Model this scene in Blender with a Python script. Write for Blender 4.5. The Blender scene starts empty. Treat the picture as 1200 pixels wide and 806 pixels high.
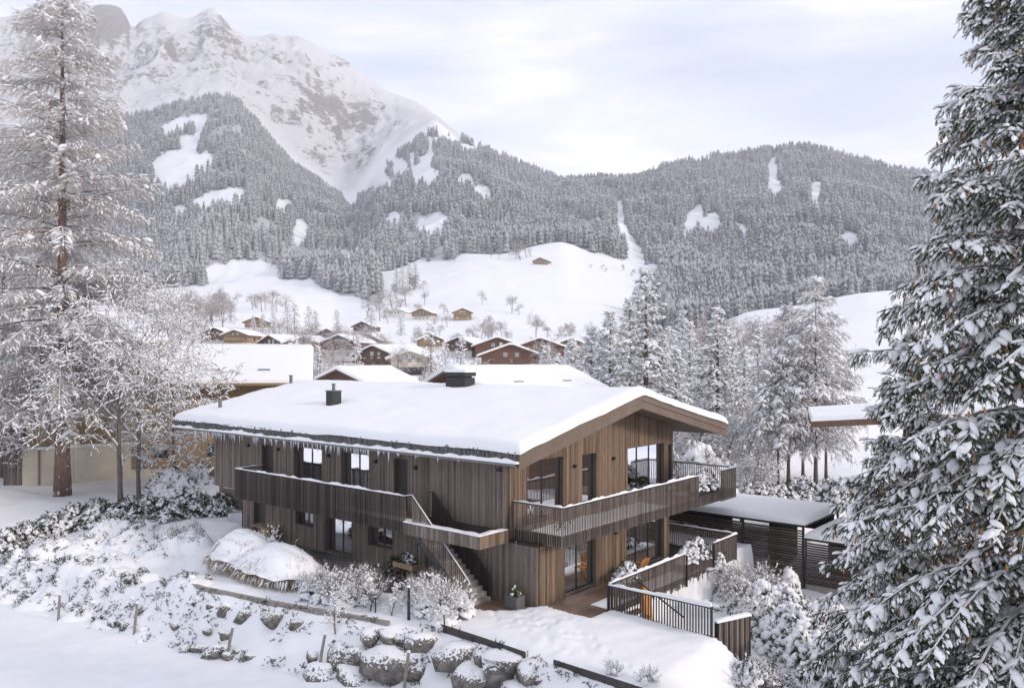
import bpy, math, random
import numpy as np
from math import radians as R, sin, cos, pi
from mathutils import Vector, Matrix

SC = bpy.context.scene
COL = SC.collection
rng = np.random.default_rng(7)
random.seed(7)

# ------------------------------------------------------------------ camera, world, sun
F, CAMZ, HV = 917.0, 9.8, 425.0            # lens in photo pixels, camera height, horizon row
cam = bpy.data.objects.new('camera', bpy.data.cameras.new('camera'))
COL.objects.link(cam)
cam.location = (0, 0, CAMZ)
cam.rotation_euler = (R(90), 0, 0)
cam.data.sensor_width = 36.0
cam.data.lens = 36.0 * F / 1200.0
cam.data.shift_y = (HV - 403.0) / 1200.0
cam.data.clip_start = 0.3
cam.data.clip_end = 20000.0
SC.camera = cam

SUN_AZ = R(116)        # clockwise from +Y: low sun from the right
SUN_EL = R(21)
SUN_STRENGTH, SUN_ANGLE = 1.5, 10.0
SKY_STRENGTH = 0.115
SC.view_settings.view_transform = 'Standard'
SC.view_settings.look = 'None'
SC.view_settings.gamma = 1.0
SC.view_settings.exposure = 0.66
SC.view_settings.use_curve_mapping = False
SC.cycles.max_bounces = 6
SC.cycles.transparent_max_bounces = 12
SC.cycles.volume_bounces = 1
SC.cycles.volume_max_steps = 64

world = bpy.data.worlds.new('World')
SC.world = world
world.use_nodes = True
wn, wl = world.node_tree.nodes, world.node_tree.links
wn.clear()
def W(t, **kw):
    n = wn.new(t)
    for k, v in kw.items(): setattr(n, k, v)
    return n
sky = W('ShaderNodeTexSky', sky_type='NISHITA', sun_disc=False)
sky.sun_elevation = SUN_EL
sky.sun_rotation = SUN_AZ
sky.altitude = 800
sky.air_density = 1.0; sky.dust_density = 0.6
tc = W('ShaderNodeTexCoord')
mp = W('ShaderNodeMapping'); mp.inputs['Scale'].default_value = (1.3, 1.3, 6.5); mp.inputs['Rotation'].default_value = (0, R(10), 0)
mp.inputs['Location'].default_value = (0.35, 0.1, 0.3)
n1 = W('ShaderNodeTexNoise'); n1.inputs['Scale'].default_value = 1.6; n1.inputs['Detail'].default_value = 7; n1.inputs['Roughness'].default_value = 0.5; n1.inputs['Distortion'].default_value = 0.4
r1 = W('ShaderNodeValToRGB')
r1.color_ramp.elements[0].position = 0.36; r1.color_ramp.elements[0].color = (0.50, 0.50, 0.50, 1)
r1.color_ramp.elements[1].position = 0.66; r1.color_ramp.elements[1].color = (0.93, 0.93, 0.93, 1)
n2 = W('ShaderNodeTexNoise'); n2.inputs['Scale'].default_value = 3.1; n2.inputs['Detail'].default_value = 7; n2.inputs['Roughness'].default_value = 0.55
cr = W('ShaderNodeValToRGB')                # cloud tone: cool grey-lilac body, cream where thin
e = cr.color_ramp.elements
e[0].position = 0.38; e[0].color = (5.8, 6.15, 7.4, 1)
e[1].position = 0.66; e[1].color = (8.6, 8.1, 7.8, 1)
e2 = e.new(0.54); e2.color = (6.9, 6.9, 7.6, 1)
wl.new(tc.outputs['Generated'], mp.inputs['Vector'])
wl.new(mp.outputs[0], n1.inputs['Vector']); wl.new(mp.outputs[0], n2.inputs['Vector'])
wl.new(n1.outputs['Fac'], r1.inputs['Fac']); wl.new(n2.outputs['Fac'], cr.inputs['Fac'])
mx = W('ShaderNodeMixRGB')
wl.new(r1.outputs['Color'], mx.inputs['Fac']); wl.new(sky.outputs[0], mx.inputs[1]); wl.new(cr.outputs['Color'], mx.inputs[2])
bg = W('ShaderNodeBackground'); bg.inputs['Strength'].default_value = SKY_STRENGTH
out = W('ShaderNodeOutputWorld')
wl.new(mx.outputs[0], bg.inputs['Color']); wl.new(bg.outputs[0], out.inputs['Surface'])

sun = bpy.data.objects.new('sun', bpy.data.lights.new('sun', 'SUN'))
COL.objects.link(sun)
sun.data.energy = SUN_STRENGTH; sun.data.angle = R(SUN_ANGLE); sun.data.color = (1.0, 0.85, 0.72)
sdir = Vector((sin(SUN_AZ) * cos(SUN_EL), cos(SUN_AZ) * cos(SUN_EL), sin(SUN_EL)))
sun.rotation_euler = sdir.to_track_quat('Z', 'Y').to_euler()
sun.location = (40, -20, 60)

# ------------------------------------------------------------------ object helpers
def tag(o, label=None, cat=None, group=None, kind=None):
    if label: o['label'] = label
    if cat: o['category'] = cat
    if group: o['group'] = group
    if kind: o['kind'] = kind
    return o
def thing(name, label, cat, loc=(0, 0, 0), rz=0.0, group=None):
    o = bpy.data.objects.new(name, None)
    COL.objects.link(o); o.location = loc; o.rotation_euler = (0, 0, rz); o.empty_display_size = 0.2
    return tag(o, label, cat, group)
def copy_tree(o, parent=None):
    c = o.copy(); COL.objects.link(c)
    if parent: c.parent = parent
    for ch in list(o.children): copy_tree(ch, c)
    return c
def link(name, me, parent=None, loc=None, kind=None):
    o = bpy.data.objects.new(name, me); COL.objects.link(o)
    if parent: o.parent = parent
    if loc is not None: o.location = loc
    if kind: o['kind'] = kind
    return o

class MB:
    """collects boxes, tubes, prisms with a per-face tint; one mesh per build"""
    def __init__(s): s.v = []; s.f = []; s.t = []; s.m = []
    def add(s, vs, fs, tint=0.5, mi=0):
        b = len(s.v); s.v.extend(vs)
        for f in fs: s.f.append([b + i for i in f]); s.t.append(tint); s.m.append(mi)
    def box(s, x0, x1, y0, y1, z0, z1, tint=0.5, mi=0):
        s.hexa([(x0, y0, z0), (x1, y0, z0), (x1, y1, z0), (x0, y1, z0), (x0, y0, z1), (x1, y0, z1), (x1, y1, z1), (x0, y1, z1)], tint, mi)
    def hexa(s, p, tint=0.5, mi=0):
        s.add(p, [(0, 3, 2, 1), (4, 5, 6, 7), (0, 1, 5, 4), (1, 2, 6, 5), (2, 3, 7, 6), (3, 0, 4, 7)], tint, mi)
    def bar(s, a, b, w, h, tint=0.5, mi=0, up=(0, 0, 1)):
        a = Vector(a); b = Vector(b); d = (b - a).normalized(); u = Vector(up)
        r = d.cross(u)
        if r.length < 1e-4: r = d.cross(Vector((1, 0, 0)))
        r.normalize(); u = r.cross(d)
        r = r * w / 2; u = u * h / 2
        s.hexa([tuple(a - r - u), tuple(a + r - u), tuple(b + r - u), tuple(b - r - u), tuple(a - r + u), tuple(a + r + u), tuple(b + r + u), tuple(b - r + u)], tint, mi)
    def tube(s, pts, rad, n=6, tint=0.5, mi=0, cap=True):
        pts = [Vector(p) for p in pts]; b = len(s.v); k = len(pts)
        ref = Vector((0.31, 0.17, 0.93))
        for i, p in enumerate(pts):
            d = (pts[min(i + 1, k - 1)] - pts[max(i - 1, 0)]).normalized()
            r = d.cross(ref)
            if r.length < 1e-3: r = d.cross(Vector((1, 0, 0)))
            r.normalize(); u = r.cross(d); rr = rad[i] if hasattr(rad, '__len__') else rad
            for j in range(n):
                a = 2 * pi * j / n; s.v.append(tuple(p + r * (cos(a) * rr) + u * (sin(a) * rr)))
        for i in range(k - 1):
            for j in range(n):
                j2 = (j + 1) % n
                s.f.append([b + i * n + j, b + i * n + j2, b + (i + 1) * n + j2, b + (i + 1) * n + j]); s.t.append(tint); s.m.append(mi)
        if cap:
            s.f.append([b + (k - 1) * n + j for j in range(n)]); s.t.append(tint); s.m.append(mi)
            s.f.append([b + j for j in reversed(range(n))]); s.t.append(tint); s.m.append(mi)
    def mesh(s, name, mats, smooth=False):
        me = bpy.data.meshes.new(name); me.from_pydata([tuple(v) for v in s.v], [], s.f)
        for m in (mats if isinstance(mats, (list, tuple)) else [mats]): me.materials.append(m)
        at = me.attributes.new('tint', 'FLOAT', 'FACE'); at.data.foreach_set('value', s.t)
        me.polygons.foreach_set('material_index', s.m)
        if smooth: me.polygons.foreach_set('use_smooth', [True] * len(s.f))
        me.update(); return me
    def build(s, name, mats, parent=None, loc=None, smooth=False, kind=None):
        return link(name, s.mesh(name, mats, smooth), parent, loc, kind)

def np_mesh(name, V, Fa, mats, tint=None, smooth=False, mi=None, corners=3):
    """V (n,3), Fa (m,corners) -> mesh; fast path for heavy geometry"""
    me = bpy.data.meshes.new(name)
    V = np.ascontiguousarray(V, dtype=np.float32); Fa = np.ascontiguousarray(Fa, dtype=np.int32)
    m = len(Fa)
    me.vertices.add(len(V)); me.vertices.foreach_set('co', V.ravel())
    me.loops.add(m * corners); me.loops.foreach_set('vertex_index', Fa.ravel())
    me.polygons.add(m); me.polygons.foreach_set('loop_start', np.arange(0, m * corners, corners, dtype=np.int32))
    try: me.polygons.foreach_set('loop_total', np.full(m, corners, dtype=np.int32))
    except Exception: pass
    for mt in (mats if isinstance(mats, (list, tuple)) else [mats]): me.materials.append(mt)
    if mi is not None: me.polygons.foreach_set('material_index', np.ascontiguousarray(mi, dtype=np.int32))
    if smooth: me.polygons.foreach_set('use_smooth', np.ones(m, dtype=bool))
    me.update(calc_edges=True)
    if tint is not None:
        at = me.attributes.new('tint', 'FLOAT', 'FACE'); at.data.foreach_set('value', np.ascontiguousarray(tint, dtype=np.float32))
    return me

def frames(D, roll=None):
    """unit directions (n,3) -> rotation matrices whose X is D and Z is as upright as possible"""
    D = D / np.maximum(np.linalg.norm(D, axis=1, keepdims=True), 1e-9)
    up = np.tile(np.array([[0, 0, 1.0]]), (len(D), 1)); bad = np.abs(D[:, 2]) > 0.985; up[bad] = (1, 0, 0)
    Y = np.cross(up, D); Y /= np.linalg.norm(Y, axis=1, keepdims=True); Z = np.cross(D, Y)
    if roll is not None:
        c, s_ = np.cos(roll)[:, None], np.sin(roll)[:, None]
        Y, Z = Y * c + Z * s_, Z * c - Y * s_
    return np.stack([D, Y, Z], axis=2)

class Scatter:
    """many transformed copies of small triangle templates baked into one mesh"""
    def __init__(s): s.V = []; s.F = []; s.T = []; s.n = 0
    def put(s, tpl, P, M, S, tint):
        v, f = tpl; n = len(P)
        if n == 0: return
        S = np.asarray(S, dtype=float)
        if S.ndim == 1: S = np.repeat(S[:, None], 3, 1)
        V = np.einsum('nij,nkj->nki', M, v[None] * S[:, None, :]) + np.asarray(P)[:, None, :]
        Fx = f[None] + (np.arange(n) * len(v))[:, None, None] + s.n
        s.V.append(V.reshape(-1, 3)); s.F.append(Fx.reshape(-1, 3)); s.T.append(np.repeat(np.broadcast_to(tint, (n,)), len(f)))
        s.n += n * len(v)
    def mesh(s, name, mat, smooth=False):
        return np_mesh(name, np.concatenate(s.V), np.concatenate(s.F), mat, np.concatenate(s.T), smooth)
    def build(s, name, mat, parent=None, smooth=False, kind=None):
        return link(name, s.mesh(name, mat, smooth), parent, kind=kind)

def blob_tpl(nu=7, nv=4, seed=0, rough=0.16, flat=1.0):
    """closed uneven lump of radius about 1"""
    r = np.random.default_rng(seed); v = [(0, 0, 1.0 * flat)]
    for i in range(1, nv):
        ph = pi * i / nv
        for j in range(nu):
            a = 2 * pi * (j + 0.5 * (i % 2)) / nu; k = 1 + r.uniform(-rough, rough)
            v.append((sin(ph) * cos(a) * k, sin(ph) * sin(a) * k, cos(ph) * flat * k))
    v.append((0, 0, -1.0 * flat)); f = []
    for j in range(nu): f.append((0, 1 + j, 1 + (j + 1) % nu))
    for i in range(nv - 2):
        a0 = 1 + i * nu; b0 = a0 + nu
        for j in range(nu):
            j2 = (j + 1) % nu
            f.append((a0 + j, b0 + j, b0 + j2)); f.append((a0 + j, b0 + j2, a0 + j2))
    l = len(v) - 1; b0 = 1 + (nv - 2) * nu
    for j in range(nu): f.append((b0 + j, l, b0 + (j + 1) % nu))
    return np.array(v, dtype=float), np.array(f)
BLOBS = [blob_tpl(7, 4, k, 0.2) for k in range(4)]
BLOBS_S = [blob_tpl(5, 3, k, 0.25) for k in range(4)]

# ------------------------------------------------------------------ noise (numpy)
def _h(ix, iy, s):
    n = (ix.astype(np.int64) * 374761393 + iy.astype(np.int64) * 668265263 + s * 2147483647) & 0xffffffff
    n = ((n ^ (n >> 13)) * 1274126177) & 0xffffffff
    return ((n ^ (n >> 16)) & 0xffff) / 65535.0
def vnoise(x, y, s=0):
    x = np.asarray(x, float); y = np.asarray(y, float)
    ix = np.floor(x); iy = np.floor(y); fx = x - ix; fy = y - iy
    fx = fx * fx * fx * (fx * (fx * 6 - 15) + 10); fy = fy * fy * fy * (fy * (fy * 6 - 15) + 10)
    a, b = _h(ix, iy, s), _h(ix + 1, iy, s); c, d = _h(ix, iy + 1, s), _h(ix + 1, iy + 1, s)
    return (a + (b - a) * fx) * (1 - fy) + (c + (d - c) * fx) * fy
def fbm(x, y, o=4, s=0, g=0.5):
    t = 0; a = 1; n = 0
    for i in range(o): t = t + a * (vnoise(x, y, s + i) * 2 - 1); n += a; x = x * 2.03 + 5.1; y = y * 2.03 + 1.7; a *= g
    return t / n
def ridged(x, y, o=4, s=0):
    t = 0; a = 1; n = 0
    for i in range(o): t = t + a * (1 - np.abs(vnoise(x, y, s + i) * 2 - 1) * 2); n += a; x = x * 2.07 + 3.3; y = y * 2.07 + 7.7; a *= 0.5
    return t / n

# ------------------------------------------------------------------ materials
def mat(name):
    m = bpy.data.materials.new(name); m.use_nodes = True; nt = m.node_tree; nt.nodes.clear()
    o = nt.nodes.new('ShaderNodeOutputMaterial'); b = nt.nodes.new('ShaderNodeBsdfPrincipled')
    nt.links.new(b.outputs[0], o.inputs['Surface']); return m, nt, b, o
def nd(nt, t, **kw):
    n = nt.nodes.new(t)
    for k, v in kw.items():
        if k in n.inputs: n.inputs[k].default_value = v
        else: setattr(n, k, v)
    return n
def ramp(nt, src, stops):
    r = nt.nodes.new('ShaderNodeValToRGB'); el = r.color_ramp.elements
    while len(el) < len(stops): el.new(0.5)
    for i, (p, c) in enumerate(stops):
        el[i].position = p; el[i].color = (c, c, c, 1) if isinstance(c, (int, float)) else (*c, 1)
    nt.links.new(src, r.inputs['Fac']); return r.outputs['Color']
def mixc(nt, fac, a, b, mode='MIX'):
    m = nt.nodes.new('ShaderNodeMixRGB'); m.blend_type = mode
    for i, x in ((0, fac), (1, a), (2, b)):
        if hasattr(x, 'links'): nt.links.new(x, m.inputs[i])
        elif i == 0: m.inputs[0].default_value = x
        else: m.inputs[i].default_value = (*x, 1)
    return m.outputs[0]
def mth(nt, op, a, b=None, c=None, clamp=False):
    m = nt.nodes.new('ShaderNodeMath'); m.operation = op; m.use_clamp = clamp
    for i, x in enumerate((a, b, c)):
        if x is None: continue
        if hasattr(x, 'links'): nt.links.new(x, m.inputs[i])
        else: m.inputs[i].default_value = x
    return m.outputs[0]
def coords(nt, scale=(1, 1, 1), kind='Object', rot=(0, 0, 0)):
    t = nt.nodes.new('ShaderNodeTexCoord'); m = nt.nodes.new('ShaderNodeMapping'); m.inputs['Scale'].default_value = scale; m.inputs['Rotation'].default_value = rot
    nt.links.new(t.outputs[kind], m.inputs['Vector']); return m.outputs[0]
def noise(nt, vec, scale, detail=4, rough=0.55, dist=0.0):
    n = nd(nt, 'ShaderNodeTexNoise'); n.inputs['Scale'].default_value = scale; n.inputs['Detail'].default_value = detail
    n.inputs['Roughness'].default_value = rough; n.inputs['Distortion'].default_value = dist
    if vec is not None: nt.links.new(vec, n.inputs['Vector'])
    return n.outputs['Fac']
def bump(nt, b, h, strength=0.3, dist=0.02):
    n = nd(nt, 'ShaderNodeBump'); n.inputs['Strength'].default_value = strength; n.inputs['Distance'].default_value = dist
    nt.links.new(h, n.inputs['Height']); nt.links.new(n.outputs[0], b.inputs['Normal'])
def attr(nt, name='tint'):
    a = nt.nodes.new('ShaderNodeAttribute'); a.attribute_name = name; return a.outputs['Fac']
def normal_z(nt):
    g = nt.nodes.new('ShaderNodeNewGeometry'); s = nt.nodes.new('ShaderNodeSeparateXYZ'); nt.links.new(g.outputs['Normal'], s.inputs[0]); return s.outputs[2]
SNOWC = (0.82, 0.82, 0.832)

def snow_mat(name, bs=0.05, sc=7.0):
    m, nt, b, o = mat(name); c = coords(nt, kind='Object')
    n = noise(nt, c, sc, 5, 0.55)
    nt.links.new(ramp(nt, n, [(0.3, (0.785, 0.79, 0.812)), (0.75, SNOWC)]), b.inputs['Base Color'])
    b.inputs['Roughness'].default_value = 0.75
    b.inputs['Specular IOR Level'].default_value = 0.2
    bump(nt, b, n, 0.35, bs); return m
M_SNOW = snow_mat('snow')
M_SNOWF = snow_mat('snow_fluffy', 0.02, 22.0)

def board_mat(name, lo, hi, streak=(1, 1, 0.12), sc=14.0, rough=0.8, hi2=None):
    """weathered timber: tint per board, grain along the board"""
    m, nt, b, o = mat(name); c = coords(nt, streak)
    n = noise(nt, c, sc, 6, 0.6); n2 = noise(nt, coords(nt, (1, 1, 0.5)), 1.3, 3, 0.5)
    base = mixc(nt, attr(nt), lo, hi)
    base = mixc(nt, ramp(nt, n, [(0.3, 0.0), (0.75, 0.55)]), base, tuple(x * 0.45 for x in lo))
    if hi2: base = mixc(nt, ramp(nt, n2, [(0.42, 0.0), (0.7, 0.6)]), base, hi2)
    nt.links.new(base, b.inputs['Base Color']); b.inputs['Roughness'].default_value = rough
    b.inputs['Specular IOR Level'].default_value = 0.25
    bump(nt, b, n, 0.35, 0.004); return m
M_GREY = board_mat('weathered_shade_grey_boards', (0.105, 0.085, 0.074), (0.330, 0.275, 0.245), hi2=(0.22, 0.17, 0.14))  # weathered grey boards; on the chalet also the cool shade tone of its front
M_BROWN = board_mat('sunlit_brown_larch_boards', (0.110, 0.074, 0.050), (0.350, 0.245, 0.170), hi2=(0.20, 0.160, 0.132))  # same chalet timber with the gable's warm sunlight put into the colour
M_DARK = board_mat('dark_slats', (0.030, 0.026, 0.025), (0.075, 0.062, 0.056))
M_BAL = board_mat('dark_brown_balusters', (0.060, 0.050, 0.045), (0.190, 0.160, 0.145))
M_SLAT = board_mat('weathered_slats', (0.14, 0.115, 0.10), (0.36, 0.30, 0.265))
M_FASCIA = board_mat('fascia_timber', (0.145, 0.108, 0.085), (0.24, 0.185, 0.145), streak=(0.10, 0.10, 1.6), sc=20, hi2=(0.20, 0.16, 0.135))
M_DECK = board_mat('wet_deck_planks', (0.15, 0.098, 0.070), (0.27, 0.185, 0.135), streak=(1, 0.15, 1), rough=0.45)
M_PAVE = board_mat('grey_terrace_slabs', (0.085, 0.08, 0.08), (0.15, 0.14, 0.135), streak=(1, 1, 1), rough=0.6)
M_ORANGE = board_mat('orange_larch', (0.52, 0.24, 0.08), (0.66, 0.33, 0.12))
M_CHALET = board_mat('chalet_brown_boards', (0.135, 0.080, 0.055), (0.25, 0.160, 0.115))
M_GOLD = board_mat('chalet_golden_boards', (0.27, 0.185, 0.105), (0.44, 0.32, 0.20))
M_RED = board_mat('chalet_red_boards', (0.155, 0.082, 0.060), (0.26, 0.140, 0.100))

def plain(name, col, rough=0.6, metal=0.0, var=0.15, sc=6.0):
    m, nt, b, o = mat(name); n = noise(nt, coords(nt), sc, 4, 0.6)
    nt.links.new(ramp(nt, n, [(0.25, tuple(c * (1 - var) for c in col)), (0.8, tuple(min(1, c * (1 + var)) for c in col))]), b.inputs['Base Color'])
    b.inputs['Roughness'].default_value = rough; b.inputs['Metallic'].default_value = metal
    bump(nt, b, n, 0.15, 0.005); return m
M_STEEL = plain('dark_steel', (0.035, 0.033, 0.034), 0.5, 0.3)
M_FRAME = plain('dark_window_frame', (0.025, 0.024, 0.025), 0.45)
M_RECESS = plain('dark_recess_panel', (0.055, 0.046, 0.042), 0.7)
M_PLASTER = plain('cream_plaster', (0.62, 0.56, 0.46), 0.85, 0, 0.1, 1.2)
M_WHITEP = plain('white_plaster', (0.68, 0.66, 0.62), 0.85, 0, 0.06, 1.5)
M_ZINC = plain('zinc_gutter', (0.16, 0.155, 0.16), 0.45, 0.5)
M_CONC = plain('kerb_concrete', (0.28, 0.255, 0.235), 0.85, 0, 0.25, 5)
M_POST = plain('fence_post_wood', (0.25, 0.22, 0.20), 0.85, 0, 0.3, 12)
M_ROOM = plain('room_wall', (0.72, 0.60, 0.42), 0.8)
M_REVEAL = plain('brown_reveal', (0.11, 0.085, 0.070), 0.7, 0, 0.2, 9)
M_ROOMF = plain('room_floor', (0.42, 0.27, 0.13), 0.6)
M_CURT = plain('turquoise_panel', (0.30, 0.50, 0.49), 0.6, 0, 0.05)

def glass_mat(name, refl=0.42, tint=(0.78, 0.82, 0.84)):
    m = bpy.data.materials.new(name); m.use_nodes = True; nt = m.node_tree; nt.nodes.clear()
    o = nt.nodes.new('ShaderNodeOutputMaterial'); t = nt.nodes.new('ShaderNodeBsdfTransparent'); g = nt.nodes.new('ShaderNodeBsdfGlossy')
    t.inputs[0].default_value = (*tint, 1); g.inputs[0].default_value = (0.95, 0.96, 1.0, 1); g.inputs['Roughness'].default_value = 0.015
    n = noise(nt, coords(nt), 0.9, 2, 0.4); bp = nd(nt, 'ShaderNodeBump'); bp.inputs['Strength'].default_value = 0.04; bp.inputs['Distance'].default_value = 0.05
    nt.links.new(n, bp.inputs['Height']); nt.links.new(bp.outputs[0], g.inputs['Normal'])
    lw = nt.nodes.new('ShaderNodeFresnel'); lw.inputs[0].default_value = 1.5
    f = mth(nt, 'ADD', lw.outputs[0], refl, clamp=True); mx = nt.nodes.new('ShaderNodeMixShader')
    nt.links.new(f, mx.inputs[0]); nt.links.new(t.outputs[0], mx.inputs[1]); nt.links.new(g.outputs[0], mx.inputs[2]); nt.links.new(mx.outputs[0], o.inputs['Surface'])
    return m
M_GLASS = glass_mat('window_glass', 0.55)
M_GLASST = glass_mat('clear_glass', 0.12)
M_GLASSR = glass_mat('window_glass_bright', 0.62)
M_GLASSF = glass_mat('far_window_glass', 0.25, (0.3, 0.32, 0.35))

def foliage_mat(name, dark, lite, frost=0.5, lo=0.25, hi=0.75, sc=9.0, frostc=SNOWC):
    """needles or leaves; frost and snow sit where the face looks up and where the fine noise catches"""
    m, nt, b, o = mat(name); c = coords(nt)
    base = mixc(nt, attr(nt), dark, lite); nz = normal_z(nt); n = noise(nt, c, sc, 3, 0.6)
    s = mth(nt, 'ADD', mth(nt, 'MULTIPLY', mth(nt, 'ABSOLUTE', nz), frost), mth(nt, 'SUBTRACT', n, 0.5))
    sn = ramp(nt, s, [(lo, 0.0), (hi, 1.0)])
    nt.links.new(mixc(nt, sn, base, frostc), b.inputs['Base Color'])
    b.inputs['Roughness'].default_value = 0.85; b.inputs['Specular IOR Level'].default_value = 0.1; return m
M_NEEDLE = foliage_mat('spruce_needles', (0.022, 0.034, 0.014), (0.085, 0.105, 0.050), 0.22, 0.28, 0.6, 25)
M_NEEDLE_MID = foliage_mat('spruce_needles_frosted', (0.035, 0.045, 0.032), (0.095, 0.105, 0.080), 0.45, 0.2, 0.62, 12)
M_FOREST = foliage_mat('forest_needles', (0.042, 0.054, 0.070), (0.25, 0.255, 0.275), 0.66, 0.08, 1.0, 0.22)
M_LARCH = foliage_mat('larch_twigs', (0.28, 0.235, 0.205), (0.54, 0.485, 0.44), 0.65, 0.12, 0.85, 14)
M_TWIG = foliage_mat('grey_twigs', (0.13, 0.105, 0.092), (0.29, 0.24, 0.21), 0.65, 0.18, 0.72, 14)
M_TWIGF = foliage_mat('far_twigs', (0.20, 0.155, 0.145), (0.36, 0.29, 0.27), 0.35, 0.3, 0.9, 3)
M_LEAFD = foliage_mat('dark_creeper_leaves', (0.020, 0.026, 0.018), (0.080, 0.085, 0.060), 0.15, 0.45, 1.1, 25)
M_YELLOW = plain('yellow_upholstery', (0.72, 0.46, 0.12), 0.8)
M_LEAF = foliage_mat('evergreen_leaves', (0.018, 0.026, 0.016), (0.075, 0.085, 0.050), 0.3, 0.3, 0.7, 25)
M_STRAW = foliage_mat('dry_grass_blades', (0.24, 0.17, 0.09), (0.48, 0.37, 0.23), 0.35, 0.35, 0.9, 10)
M_CONE = plain('spruce_cones', (0.30, 0.165, 0.085), 0.8, 0, 0.3, 30)

def bark_mat(name, lo, hi, snow=0.3):
    m, nt, b, o = mat(name); n = noise(nt, coords(nt, (1, 1, 0.25)), 9, 6, 0.65)
    n2 = noise(nt, coords(nt, (1, 1, 0.6)), 3.0, 4, 0.7)
    c = ramp(nt, n, [(0.3, lo), (0.7, hi)])
    c = mixc(nt, ramp(nt, n2, [(0.60, 0.0), (0.66, snow)]), c, SNOWC)
    nz = normal_z(nt); c = mixc(nt, ramp(nt, nz, [(0.35, 0.0), (0.6, 0.9)]), c, SNOWC)
    nt.links.new(c, b.inputs['Base Color']); b.inputs['Roughness'].default_value = 0.9; bump(nt, b, n, 0.7, 0.03); return m
M_GREENL = foliage_mat('green_leaves', (.035, .055, .015), (.12, .15, .04), .2, .45, .9, 20)
M_BARK = bark_mat('larch_bark', (0.085, 0.055, 0.045), (0.23, 0.15, 0.12), 0.8)
M_BARKG = bark_mat('grey_bark', (0.07, 0.055, 0.05), (0.19, 0.155, 0.14), 0.6)

def rock_mat():
    m, nt, b, o = mat('boulder_stone'); c = coords(nt); n = noise(nt, c, 2.5, 6, 0.65); n2 = noise(nt, c, 9, 4, 0.6)
    base = ramp(nt, n, [(0.3, (0.060, 0.055, 0.052)), (0.5, (0.16, 0.145, 0.13)), (0.7, (0.30, 0.27, 0.24))])
    nz = normal_z(nt); s = mth(nt, 'ADD', nz, mth(nt, 'MULTIPLY', mth(nt, 'SUBTRACT', n2, 0.5), 2.2))
    base = mixc(nt, ramp(nt, s, [(0.50, 0.0), (0.60, 1.0)]), base, SNOWC)
    nt.links.new(base, b.inputs['Base Color']); b.inputs['Roughness'].default_value = 0.9; bump(nt, b, n, 0.8, 0.06); return m
M_ROCK = rock_mat()
# ------------------------------------------------------------------ place frame of the house
# a runs along the long front (towards the camera-right), b along the gable (away to the right)
AX = Vector((917 / 1202.6, -778 / 1202.6, 0)); BX = Vector((778 / 1202.6, 917 / 1202.6, 0))
C0 = Vector((-0.25, 32.25, 0)); HROT = math.atan2(AX.y, AX.x)
def hw(a, b, z=0.0):
    p = C0 + AX * a + BX * b; return Vector((p.x, p.y, z))
def uvw(u, v, z):          # point at height z seen at photo pixel (u, v)
    Y = (CAMZ - z) * F / (v - HV); return Vector(((u - 600) / F * Y, Y, z))
def uY(u, Y, v=None, z=0.0): return Vector(((u - 600) / F * Y, Y, z if v is None else CAMZ - (v - HV) / F * Y))

# ------------------------------------------------------------------ terrain: one sheet, valley to summit
def I(u, pts):
    xs, ys = zip(*pts); return np.interp(u, xs, ys)
def smooth_I(u, pts):
    return (I(u - 6, pts) + I(u, pts) * 2 + I(u + 6, pts)) / 4
FIELD_X = [(-60, -2.6), (-25, -2.3), (-14, -2.0), (-5, -1.55), (0, -1.3), (8, -1.3)]
BASE_Y = [(-60, 52), (-30, 41.5), (-25.6, 39.8), (-22.3, 38.6), (-20.3, 36.8), (-16.5, 34.0), (-13.3, 32.0), (-9.9, 30.0), (-7.0, 28.4), (-4.9, 27.7), (-3.6, 27.3), (0, 24.6), (3.7, 21.6), (9, 18), (30, 6)]
TOP_Y = [(-60, 54.5), (-30, 43.5), (-24, 40.6), (-20, 38.4), (-16, 36.2), (-13.4, 33.9), (-9.5, 31.75), (-7.2, 30.7), (-4.6, 29.3), (-2.5, 29.0), (0.6, 26.05), (1.5, 25.5), (3.7, 23.6), (9, 19.4), (30, 8)]
TOP_Z = [(-60, -0.9), (-26, -1.0), (-19, -0.9), (-15.5, -0.45), (-13.4, -0.03), (40, -0.03)]
def trail(pts, step=.62, seed=1):
    r = random.Random(seed); o = []
    for a, b in zip(pts[:-1], pts[1:]):
        a = Vector(a); b = Vector(b); n = int((b - a).length / step); d = (b - a).normalized()
        for i in range(n): p = a + d * (i * step) + Vector((-d.y, d.x)) * (.13 if i % 2 else -.13) + Vector((r.uniform(-.06, .06), r.uniform(-.06, .06))); o.append((p.x, p.y))
    return o
FOOT = trail([(-1.2, 30.9), (0.6, 28.6), (2.6, 28.4), (3.4, 26.0), (4.6, 23.6)], seed=1) + trail([(-1.0, 30.7), (-0.2, 28.9), (1.6, 29.4), (3.0, 30.0)], seed=2) + trail([(-17.5, 38.5), (-21, 42), (-25, 47)], seed=3)
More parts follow.
